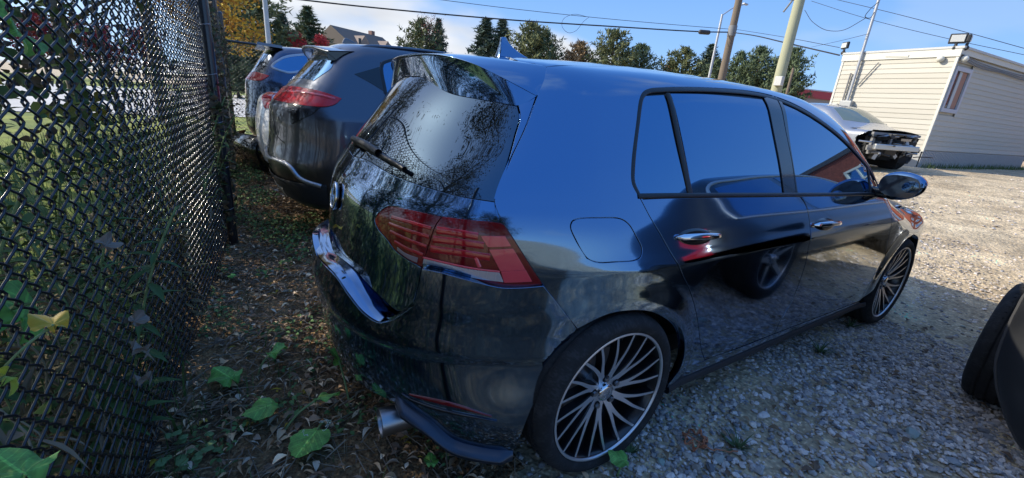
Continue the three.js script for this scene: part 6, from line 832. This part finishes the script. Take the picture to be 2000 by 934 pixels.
// ---------- shed, wreck, poles, wires, buildings ----------
const sidingMat = [std(lin(0.49, 0.46, 0.385), 0.62), std(lin(0.475, 0.445, 0.37), 0.64), std(lin(0.505, 0.475, 0.40), 0.6)];
const shedWhite = std(lin(0.62, 0.60, 0.52), 0.6), skirtMat = std(lin(0.42, 0.42, 0.41), 0.5, 0.3), dirtyGrey = std(lin(0.20, 0.20, 0.20), 0.7);
{
  const C = pixGround(1790, 327), H = 2.82, TH = -0.1, LEN = 7.2, WID = 2.46;
  const s = thing('site_office', 'cream clapboard trailer office with floodlights on its roof corners', 'shed', null, [C.x, C.y - 0.02, C.z], TH);
  const inv = new THREE.Quaternion().setFromAxisAngle(V(0, 1, 0), -TH);
  const local = (u, v, plane, val) => { const o = CAM.clone().sub(s.position).applyQuaternion(inv), d = pixDir(u, v).applyQuaternion(inv); const t = (val - o[plane]) / d[plane]; return o.addScaledVector(d, t); };
  mesh('wall_core', gbox(LEN - 0.06, H - 0.1, WID - 0.06, LEN / 2, (H - 0.1) / 2 + 0.03, -WID / 2), sidingMat[1], s);
  const y0 = 0.46, step = 0.122, n = 18; const R = rng(5);
  const board = (len) => { const sh = new THREE.Shape([new THREE.Vector2(0, 0), new THREE.Vector2(0.016, 0), new THREE.Vector2(0.016, 0.012), new THREE.Vector2(0.003, step + 0.012), new THREE.Vector2(0, step + 0.012)]); const g = new THREE.ExtrudeGeometry(sh, { depth: len, bevelEnabled: false }); return g; };
  // window opening in the long side
  const wa = local(1867, 129, 'z', 0), wb = local(1898, 137, 'z', 0), wc = local(1863, 221, 'z', 0), wd = local(1834, 219, 'z', 0); const wx0 = Math.min(wa.x, wd.x) + 0.0, wx1 = Math.max(wb.x, wc.x), wy1 = (wa.y + wb.y) / 2, wy0 = (wc.y + wd.y) / 2;
  const gEnd = board(WID - 0.06), cut = (a, b) => board(b - a);
  for (let i = 0; i < n; i++) {
    const y = y0 + i * step, m = mesh('siding_board', gEnd, sidingMat[Math.floor(R() * 3)], s); m.rotation.y = Math.PI; m.position.set(0, y, -0.03); // shape x -> -x, depth z -> -z
    const rows = (y + step > wy0 && y < wy1) ? [[0.03, wx0 - 0.01], [wx1 + 0.01, LEN]] : [[0.03, LEN]];
    for (const [a, b] of rows) { const q = mesh('siding_board', cut(a, b), sidingMat[Math.floor(R() * 3)], s); q.rotation.y = -Math.PI / 2; q.position.set(b, y, 0); }
  }
  mesh('corner_trim', gbox(0.05, H - 0.42, 0.05, 0, (H - 0.42) / 2 + 0.42, 0), shedWhite, s); mesh('corner_trim', gbox(0.05, H - 0.42, 0.05, 0, (H - 0.42) / 2 + 0.42, -WID), shedWhite, s);
  mesh('fascia', gbox(0.05, 0.17, WID + 0.08, -0.012, H - 0.09, -WID / 2), shedWhite, s); mesh('fascia', gbox(LEN, 0.12, 0.05, LEN / 2 + 0.02, H - 0.06, 0.015), shedWhite, s);
  mesh('roof', gbox(LEN + 0.1, 0.05, WID + 0.14, LEN / 2, H + 0.026, -WID / 2), std(lin(0.5, 0.5, 0.48), 0.6), s);
  mesh('roof_vent', gbox(0.02, 0.05, 0.5, -0.045, H - 0.10, -1.2, 0, 0.06), shedWhite, s);
  // skirt sheets with ribs
  for (let i = 0; i < 9; i++) { const x0 = 0.02 + i * 0.8, x1 = Math.min(LEN, x0 + 0.79), gs = [gbox(x1 - x0, 0.44, 0.012, (x0 + x1) / 2, 0.22, 0.004)]; for (let k = 0; k < 9; k++) gs.push(gbox(0.022, 0.43, 0.014, x0 + 0.05 + k * 0.085, 0.22, 0.014)); mesh('skirt_sheet', gs, skirtMat, s); }
  for (let i = 0; i < 3; i++) mesh('skirt_sheet', gbox(0.012, 0.44, 0.80, -0.004, 0.22, -0.42 - 0.81 * i), skirtMat, s);
  // window
  const w = new THREE.Group(); w.name = 'window'; s.add(w); const ww = wx1 - wx0, wh = wy1 - wy0, cx = (wx0 + wx1) / 2, cy = (wy0 + wy1) / 2, fr = std(lin(0.48, 0.49, 0.52), 0.5);
  for (const [a, b, c, d] of [[ww, 0.09, 0, wh / 2 - 0.045], [ww, 0.09, 0, -wh / 2 + 0.045], [0.10, wh - 0.18, -ww / 2 + 0.05, 0], [0.10, wh - 0.18, ww / 2 - 0.05, 0]]) mesh('window_frame', gbox(a, b, 0.06, cx + c, cy + d, 0.012), fr, w);
  mesh('pane', gbox(ww - 0.2, wh - 0.18, 0.012, cx, cy, -0.004), phys(lin(0.05, 0.055, 0.06), { roughness: 0.03, ior: 1.8 }), w);
  mesh('curtain', gbox((ww - 0.2) * 0.42, wh - 0.2, 0.01, cx + ww * 0.16, cy, 0.006), std(lin(0.36, 0.19, 0.13), 0.9), w); mesh('curtain', gbox((ww - 0.2) * 0.2, wh - 0.2, 0.012, cx - ww * 0.05, cy, 0.008), std(lin(0.5, 0.5, 0.48), 0.9), w);
  // floodlights and domes
  const flood = (p, ry, big) => { const g = new THREE.Group(); g.name = 'floodlight'; s.add(g); g.position.copy(p); g.rotation.y = ry; const k = big; mesh('lamp_body', grbox(0.28 * k, 0.20 * k, 0.07, 0.02, 0, 0.2, 0), MAT.plastic, g); mesh('lamp_glass', grbox(0.22 * k, 0.14 * k, 0.02, 0.008, 0, 0.2, 0.04), std(lin(0.55, 0.55, 0.52), 0.25), g); mesh('lamp_bracket', [gcyl([0, 0, 0], [0, 0.1, 0], 0.03), new THREE.SphereGeometry(0.06, 12, 8)], MAT.plastic, g); };
  flood(local(1648, 104, 'x', 0.02).setX(0.0), -Math.PI / 2 - 0.5, 0.9); flood(V(0.0, H + 0.02, -0.12), -Math.PI / 2 + 0.3, 1.1); flood(V(0.1, H + 0.02, 0.04), 0.3, 0.8);
  for (const [x, y, z] of [[-0.08, H - 0.22, -0.28], [0.12, H - 0.22, 0.09]]) { const g = new THREE.SphereGeometry(0.075, 18, 12); g.translate(x, y, z); mesh('dome_camera', g, shedWhite, s); }
  // cables along the eaves
  for (let k = 0; k < 3; k++) mesh('eaves_cable', gtube([[0.1, H - 0.14 - 0.03 * k, 0.05], [1.2, H - 0.20 - 0.05 * k, 0.05], [2.6, H - 0.22 - 0.03 * k, 0.05], [4.5, H - 0.2 - 0.05 * k, 0.05], [7, H - 0.15, 0.05]], 0.012, 5, 40), dirtyGrey, s);
  // service mast, conduit and meter box on the end wall
  const mb = local(1652, 203, 'x', -0.12), mt = local(1720, 2, 'x', -0.12); const mz = mb.z;
  mesh('service_mast', gcyl([-0.09, mb.y, mz], [-0.09, mt.y + 1.2, mz], 0.035, 0.035, 12), std(lin(0.42, 0.43, 0.44), 0.45, 0.5), s);
  mesh('conduit', gcyl([-0.06, mb.y, mz - 0.14], [-0.06, H - 0.5, mz - 0.14], 0.02), dirtyGrey, s);
  mesh('conduit', gcyl([-0.06, mb.y + 0.5, mz + 0.12], [-0.06, H - 0.25, mz + 0.45], 0.014), dirtyGrey, s);
  mesh('meter_box', [grbox(0.16, 0.34, 0.3, 0.02, -0.09, mb.y - 0.08, mz), grbox(0.14, 0.24, 0.2, 0.02, -0.09, mb.y - 0.12, mz - 0.3)], std(lin(0.36, 0.37, 0.37), 0.5, 0.4), s);
  scene.updateMatrixWorld(true);
  // grass along the skirt
  const gl = []; for (let i = 0; i < 900; i++) { const x = R() * LEN, z = 0.05 + 0.3 * R() * R(); const p = s.localToWorld(V(x, 0, z)); gl.push({ x: p.x, y: groundH(p.x, p.z), z: p.z, s: 0.05 + 0.12 * R(), sx: 0.10, ry: R() * 6, rx: (R() - 0.5) * 0.8, c: lin(0.09, 0.13, 0.04) }); } const im = scatter('grass', bladeGeo, leafMatW, gl); stuff(im); im.name = numbered('grass'); tag(im, 'thin grass growing along the trailer skirt', 'grass'); scene.add(im);
}
{ // silver wreck with its nose torn off
  const o = { W: 0.90, H: 1.60, belt: 1.04, hood: 1.02, ro: 0.85, wb: 2.62, fo: 0.88, R: 0.34, arch: 0.40, slope: 0.45, floor: 0.28, tumble: 0.70 };
  const yaw = -1.95, front = pixGround(1738, 338), h = V(Math.cos(yaw), 0, -Math.sin(yaw)); const pos = front.clone().addScaledVector(h, -2.95); pos.y = groundH(pos.x, pos.z) - 0.04;
  const S = carSkin(o, [pos.x, pos.y, pos.z], yaw); const c = thing('wrecked_car', 'silver crossover wreck with its front end smashed open before the trailer office', 'car', null, [pos.x, pos.y, pos.z], yaw); c.scale.setScalar(0.89);
  const R = rng(303), gone = m => m.x > 2.95 + 0.25 * fbm(m.y * 3, m.z * 2, 1.3, 2) && (m.y < 0.98 || m.x > 3.15);
  carBody(gone, S, paintSilver, c, o, 0.05);
  for (const s of [1, -1]) {
    const at = (x, y) => { const q = S.cast(V(x, y, 3), V(0, 0, -1), 0, 3, 150).p; return { x: q.x, y: q.y, z: q.z }; };
    const win = pts => { const ch = chart([0, 0.3, 1]); const g = panelGeo(S, ch, outline(S, ch, pts), { cell: 0.05, off: 0.004, edge: 0.004, far: 5 }); mesh('side_window', s > 0 ? g : mirrorZ(g), MAT.glass, c); };
    win([[at(-0.2, 1.12), at(-0.15, 1.38)], [at(-0.15, 1.38), at(0.65, 1.46)], [at(0.65, 1.46), at(0.7, 1.09)], [at(0.7, 1.09), at(-0.2, 1.12)]]); win([[at(0.8, 1.09), at(0.76, 1.46)], [at(0.76, 1.46), at(1.4, 1.43), at(1.7, 1.32)], [at(1.7, 1.32), at(2.1, 1.10)], [at(2.1, 1.10), at(0.8, 1.09)]]);
    for (const x of [0, 2.62]) makeWheel(c, { R: 0.34, rimR: 0.22, width: 0.215, pos: V(x, 0.34, 0.875 * s), side: s, style: 'five', spokes: 5 });
    mesh('door_mirror', grbox(0.12, 0.14, 0.2, 0.05, 1.95, 1.10, 0.98 * s), MAT.gloss, c);
  }
  { const ch = chart([0.7, 1, 0]), T = (x, z) => { const r = S.cast(V(x, 3, z), V(0, -1, 0), 0, 3, 200).p; return { x: r.x, y: r.y, z: r.z }; }; const g = panelGeo(S, ch, outline(S, ch, [[T(1.72, -0.52), T(1.80, 0), T(1.72, 0.52)], [T(1.72, 0.52), T(2.25, 0.66)], [T(2.25, 0.66), T(2.52, 0.3), T(2.55, 0), T(2.52, -0.3), T(2.25, -0.66)], [T(2.25, -0.66), T(1.72, -0.52)]]), { cell: 0.06, off: 0.004, edge: 0.004, far: 5 }); mesh('windscreen', g, phys(lin(0.10, 0.13, 0.11), { roughness: 0.05, ior: 1.7 }), c); }
  { // buckled bonnet
    const pos2 = [], idx = [], N = 20, M = 16; for (let i = 0; i <= N; i++) for (let j = 0; j <= M; j++) { const u = i / N, v = j / M * 2 - 1; const x = 2.42 + u * 0.86, fold = 0.06 * Math.exp(-Math.pow((u - 0.35) / 0.18, 2)); pos2.push(x, 1.045 - 0.10 * u + fold * (0.6 + 0.4 * v) - 0.09 * v * v - 0.05 * u * u + 0.014 * Math.sin(v * 6 + u * 7), v * 0.80 * (1 - 0.12 * u)); } for (let i = 0; i < N; i++) for (let j = 0; j < M; j++) { const a = i * (M + 1) + j, b = a + M + 1; idx.push(a, b, a + 1, a + 1, b, b + 1); } const g = new THREE.BufferGeometry(); g.setAttribute('position', new THREE.Float32BufferAttribute(pos2, 3)); g.setAttribute('uv', new THREE.Float32BufferAttribute(new Float32Array(pos2.length / 3 * 2), 2)); g.setIndex(idx); g.computeVertexNormals(); mesh('bent_bonnet', g, paintGrey, c); }
  mesh('bumper_beam', grbox(0.09, 0.13, 1.30, 0.02, 3.32, 0.60, 0.08), std(lin(0.55, 0.55, 0.53), 0.4, 0.7), c); mesh('headlamp_box', grbox(0.24, 0.26, 0.30, 0.04, 3.05, 0.68, -0.52), std(lin(0.62, 0.63, 0.64), 0.45), c); mesh('washer_bottle', grbox(0.16, 0.18, 0.14, 0.04, 3.22, 0.60, -0.40), std(lin(0.55, 0.56, 0.55), 0.5), c); mesh('radiator', gbox(0.06, 0.50, 1.35, 2.98, 0.66, 0.0, 0.06), MAT.plastic, c); mesh('support_frame', [gbox(0.06, 0.06, 1.4, 3.16, 0.90, 0), gbox(0.06, 0.5, 0.07, 3.14, 0.66, 0.62), gbox(0.06, 0.5, 0.07, 3.14, 0.66, -0.62), gbox(0.05, 0.5, 0.05, 3.16, 0.66, 0.12)], dirtyGrey, c); mesh('engine_block', grbox(0.5, 0.42, 0.7, 0.06, 2.75, 0.68, 0.05), dirtyGrey, c);
  for (let i = 0; i < 60; i++) { const p = V(2.85 + 0.42 * R(), 0.36 + 0.55 * R(), (R() - 0.5) * 1.45), k = R(); const m = k < 0.5 ? MAT.plastic : k < 0.75 ? MAT.steel : k < 0.9 ? dirtyGrey : paintSilver; const g = R() < 0.5 ? gbox(0.05 + 0.22 * R(), 0.04 + 0.14 * R(), 0.02 + 0.1 * R(), 0, 0, 0, R() * 3, R() * 3) : gtube([[0, 0, 0], [0.1 * R(), 0.12 * (R() - 0.5), 0.1], [0.15 * (R() - 0.5), 0.1 * (R() - 0.5), 0.22 + 0.15 * R()]], 0.010 + 0.02 * R(), 6, 10); g.rotateY(R() * 6); g.translate(p.x, p.y, p.z); mesh('broken_piece', g, m, c); }
  mesh('underbody', gbox(3.3, 0.14, 1.4, 1.2, 0.33, 0), MAT.gap, c);
}
// poles
const oldWood = std(lin(0.17, 0.135, 0.10), 0.95), newWood = std(lin(0.36, 0.36, 0.24), 0.9), galv = std(lin(0.45, 0.46, 0.47), 0.5, 0.4);
function poleAt(name, label, u, v, depth, top, r, mat) { const p = pixAt(u, v, depth), gy2 = groundH(Math.min(p.x, 14), p.z) - 0.3; const t = thing(name, label, 'pole', null, [p.x, gy2, p.z]); mesh('shaft', gcyl([0, 0, 0], [0, top, 0], r * 1.15, r * 0.85, 14), mat, t); return t; }
{
  const a = poleAt('utility_pole', 'weathered brown wooden utility pole with cable lashings', 1428, 70, 20, 9.5, 0.165, oldWood); const am = pixAt(1428, 62, 20).y - a.position.y; mesh('cable_clamp', [gcyl([0, am - 0.2, 0], [0, am + 0.25, 0], 0.19, 0.19, 12)], dirtyGrey, a);
  const b = poleAt('utility_pole', 'pale new wooden utility pole with a grey box', 1540, 85, 15, 9.0, 0.17, newWood); const by = pixAt(1529, 158, 15).y - b.position.y; mesh('meter_box', grbox(0.18, 0.32, 0.26, 0.02, -0.2, by, 0.12), std(lin(0.5, 0.5, 0.48), 0.5), b); const ty = pixAt(1560, 8, 15).y - b.position.y; mesh('insulator_bracket', [gcyl([0, ty, 0], [-0.3, ty + 0.15, -0.6], 0.04), gcyl([-0.1, ty, -0.2], [-0.2, ty - 0.35, -0.35], 0.03)], dirtyGrey, b);
  const l = poleAt('street_lamp', 'grey street lamp with a bent arm beside the brown pole', 1398, 90, 24, 6, 0.07, galv); const top = pixAt(1409, 32, 24), tip = pixAt(1456, 8, 24.5); l.children[0].geometry = gcyl([0, 0, 0], [0, top.y - l.position.y, 0], 0.09, 0.06, 10); const tl = tip.clone().sub(l.position); tl.x = tl.x; mesh('lamp_arm', gtube([[0, top.y - l.position.y - 0.05, 0], [tl.x * 0.5, lerp(top.y - l.position.y, tl.y, 0.6), tl.z * 0.5], [tl.x, tl.y, tl.z]], 0.035, 7, 14), galv, l); mesh('lamp_head', grbox(0.4, 0.09, 0.16, 0.03, tl.x, tl.y, tl.z), galv, l); l.userData.category = 'lamp';
  const l2 = poleAt('street_lamp', 'pale steel lamp post rising behind the blue sport utility', 521, 45, 16, 7.5, 0.085, galv); l2.userData.category = 'lamp'; mesh('lamp_head', grbox(0.5, 0.1, 0.2, 0.03, 0.3, 7.5, 0), galv, l2);
  poleAt('far_pole', 'thin grey-brown pole among the dark pines', 1551, 130, 34, 5.6, 0.11, oldWood);
  const l3 = poleAt('street_lamp', 'small distant street lamp beside the trailer office', 1603, 165, 55, 5, 0.06, galv); l3.userData.category = 'lamp'; mesh('lamp_arm', gtube([[0, 5, 0], [0.6, 5.3, 0.3], [1.3, 5.35, 0.6]], 0.04, 6, 10), galv, l3);
}
// overhead cables
const cableMat = std(lin(0.012, 0.012, 0.014), 0.7);
function cable(label, pts, r) { const m = mesh('overhead_cable', gtube(pts.map(([u, v, d]) => pixAt(u, v, d)), r, 5, 60), cableMat); tag(m, label, 'cable'); return m; }
cable('thick black cable bundle sagging along the road to the brown pole', [[540, -6, 15], [700, 12, 16], [985, 38, 17.5], [1200, 52, 18.6], [1370, 62, 19.6], [1428, 63, 20]], 0.028);
cable('thick black cable from the brown pole past the pale pole to the trailer', [[1428, 63, 20], [1470, 69, 18.5], [1540, 85, 15.2], [1640, 108, 13.4]], 0.022);
cable('thin upper cable above the thick bundle', [[840, -3, 17], [1000, 17, 18], [1200, 38, 19], [1400, 55, 20], [1428, 57, 20]], 0.011);
cable('thin cable from the brown pole to the trailer roof', [[1435, 57, 20], [1540, 74, 16], [1640, 93, 13.6]], 0.009);
cable('thin service wire crossing high over the trailer, lower of two', [[1585, 2, 13], [1700, 38, 11.5], [1850, 75, 10.5], [2010, 109, 9.8]], 0.006);
cable('thin service wire crossing high over the trailer, upper of two', [[1625, -3, 13], [1750, 27, 11.5], [1880, 61, 10.5], [2010, 97, 9.8]], 0.007);
cable('slack wire looping from the pale pole to the service mast', [[1572, 20, 14.5], [1590, 45, 13], [1620, 60, 12], [1650, 58, 11.5], [1690, 36, 11]], 0.008);
cable('wire from the service mast down towards the pines', [[1697, 66, 11], [1640, 80, 14], [1585, 92, 18]], 0.006);
cable('coiled spare cable hanging under the thick bundle', [[1148, 33, 18.2], [1120, 28, 18.2], [1100, 38, 18.2], [1098, 52, 18.2], [1110, 64, 18.2], [1125, 60, 18.2], [1140, 42, 18.2], [1150, 34, 18.2]], 0.008);
cable('looped drip cable at the head of the service mast', [[1716, 4, 10.8], [1700, 18, 10.8], [1690, 33, 10.8], [1700, 35, 10.8], [1708, 24, 10.8]], 0.009);
{ const p = pixAt(1376, 63, 19.4), m = mesh('splice_case', (() => { const g = new THREE.CapsuleGeometry(0.10, 0.36, 6, 14); g.rotateZ(Math.PI / 2); g.rotateY(-0.6); return g; })(), std(lin(0.03, 0.03, 0.032), 0.6)); m.position.copy(p); tag(m, 'black cable splice case hanging next to the brown pole', 'cable case'); }
// brown house with a gabled roof
{ const p = pixAt(700, 84, 46), h = thing('house', 'brown gabled house showing only its roof over the crossover', 'house', null, [p.x, p.y - 4.2, p.z], 0.55); mesh('wall', gbox(7, 3.6, 5, 0, 1.8, 0), std(lin(0.32, 0.24, 0.18), 0.85), h); const sh = new THREE.Shape([new THREE.Vector2(-2.8, 0), new THREE.Vector2(2.8, 0), new THREE.Vector2(0, 1.75)]); const g = new THREE.ExtrudeGeometry(sh, { depth: 7.4, bevelEnabled: false }); g.translate(0, 0, -3.7); g.rotateY(Math.PI / 2); g.translate(0, 3.6, 0); mesh('roof', g, std(lin(0.16, 0.125, 0.10), 0.9), h); for (const x of [-1.6, 1.8]) { const d = new THREE.ExtrudeGeometry(new THREE.Shape([new THREE.Vector2(-0.9, 0), new THREE.Vector2(0.9, 0), new THREE.Vector2(0, 1.0)]), { depth: 1.6, bevelEnabled: false }); d.translate(x, 3.7, 1.0); mesh('dormer', d, std(lin(0.30, 0.23, 0.18), 0.9), h); } mesh('chimney', gbox(0.5, 1.0, 0.5, 2.4, 5.3, -0.4), std(lin(0.28, 0.16, 0.12), 0.9), h); }
// red-roofed kiosk far off
{ const p = pixAt(1588, 190, 48), h = thing('red_roof_building', 'low far building with a bright red roof band beside the trailer office', 'building', null, [p.x, p.y - 2.6, p.z], -0.3); mesh('wall', gbox(10, 2.6, 5, 0, 1.0, 0), std(lin(0.45, 0.36, 0.28), 0.85), h); mesh('roof_band', gbox(10.4, 0.75, 5.4, 0, 2.65, 0), std(lin(0.55, 0.05, 0.05), 0.6), h); mesh('roof_edge', gbox(10.5, 0.12, 5.5, 0, 3.08, 0), std(lin(0.6, 0.5, 0.45), 0.6), h); }
// right of the trailer: dark railing, red car, white canopy
{ const p = pixAt(1990, 262, 16), f = thing('steel_railing', 'dark steel railing gate at the end of the trailer office', 'gate', null, [p.x, groundH(13, p.z), p.z], -0.5); for (let i = 0; i < 16; i++) mesh('bar', gcyl([i * 0.13, 0.15, 0], [i * 0.13, 2.0, 0], 0.014, 0.014, 6), MAT.plastic, f); for (const y of [0.2, 1.0, 1.95]) mesh('rail', gbox(2.1, 0.05, 0.04, 0.98, y, 0), MAT.plastic, f);
  const q = pixAt(2010, 268, 24), o = { W: 0.88, H: 1.5, belt: 1.0, hood: 0.95, ro: 0.9, wb: 2.6, fo: 0.9, R: 0.33, arch: 0.38 }; const pos = [q.x + 1.2, 0.52, q.z + 0.6], S = carSkin(o, pos, 0.6); const c = thing('red_car', 'bright red car behind the steel railing', 'car', null, pos, 0.6); carBody(null, S, phys(lin(0.45, 0.02, 0.03), { roughness: 0.35, clearcoat: 1 }), c, o, 0.1); for (const x of [0, 2.6]) for (const s of [1, -1]) { const g = new THREE.CylinderGeometry(0.33, 0.33, 0.2, 24); g.rotateX(Math.PI / 2); g.translate(x, 0.33, 0.78 * s); mesh('wheel', g, MAT.rubber, c); } }
// brick building across the yard, outside the frame to the right; it shows in the front door glass
{ const b = thing('brick_building', 'brick building with white-framed windows across the yard, mirrored in the front door glass', 'building', null, [29, 0.4, 10], -1.1); const brick = std(0xffffff, 0.9, 0, { map: (() => { const n = tileNoise(64, 7); return dataTex(256, 256, (u, v) => { const l = 0.85 + 0.3 * (n(u, v) - 0.5); return [150 * l, 78 * l, 56 * l]; }, true, 4, 2); })() }); mesh('wall', gbox(20, 6.6, 8, 0, 3.3, -4), brick, b); mesh('parapet', gbox(20.3, 0.3, 8.3, 0, 6.7, -4), std(lin(0.06, 0.06, 0.065), 0.7), b); for (let r = 0; r < 2; r++) for (let i = 0; i < 6; i++) { const w = new THREE.Group(); w.name = 'window'; b.add(w); const x = -8 + i * 3.2, y = 1.6 + r * 3.1; mesh('pane', gbox(1.5, 1.3, 0.05, x, y, 0.01), MAT.glass, w); for (const [a, c, dx, dy] of [[1.7, 0.14, 0, 0.7], [1.7, 0.14, 0, -0.7], [0.14, 1.4, -0.8, 0], [0.14, 1.4, 0.8, 0], [0.08, 1.3, 0, 0], [1.5, 0.08, 0, -0.1]]) mesh('window_frame', gbox(a, c, 0.1, x + dx, y + dy, 0.05), shedWhite, w); } }
//END
const renderer = new THREE.WebGLRenderer({ antialias: true });
renderer.setSize(1024, 478); renderer.toneMapping = THREE.LinearToneMapping; renderer.toneMappingExposure = EXPOSURE;
renderer.shadowMap.enabled = true; renderer.shadowMap.type = THREE.PCFSoftShadowMap;
renderer.render(scene, camera);
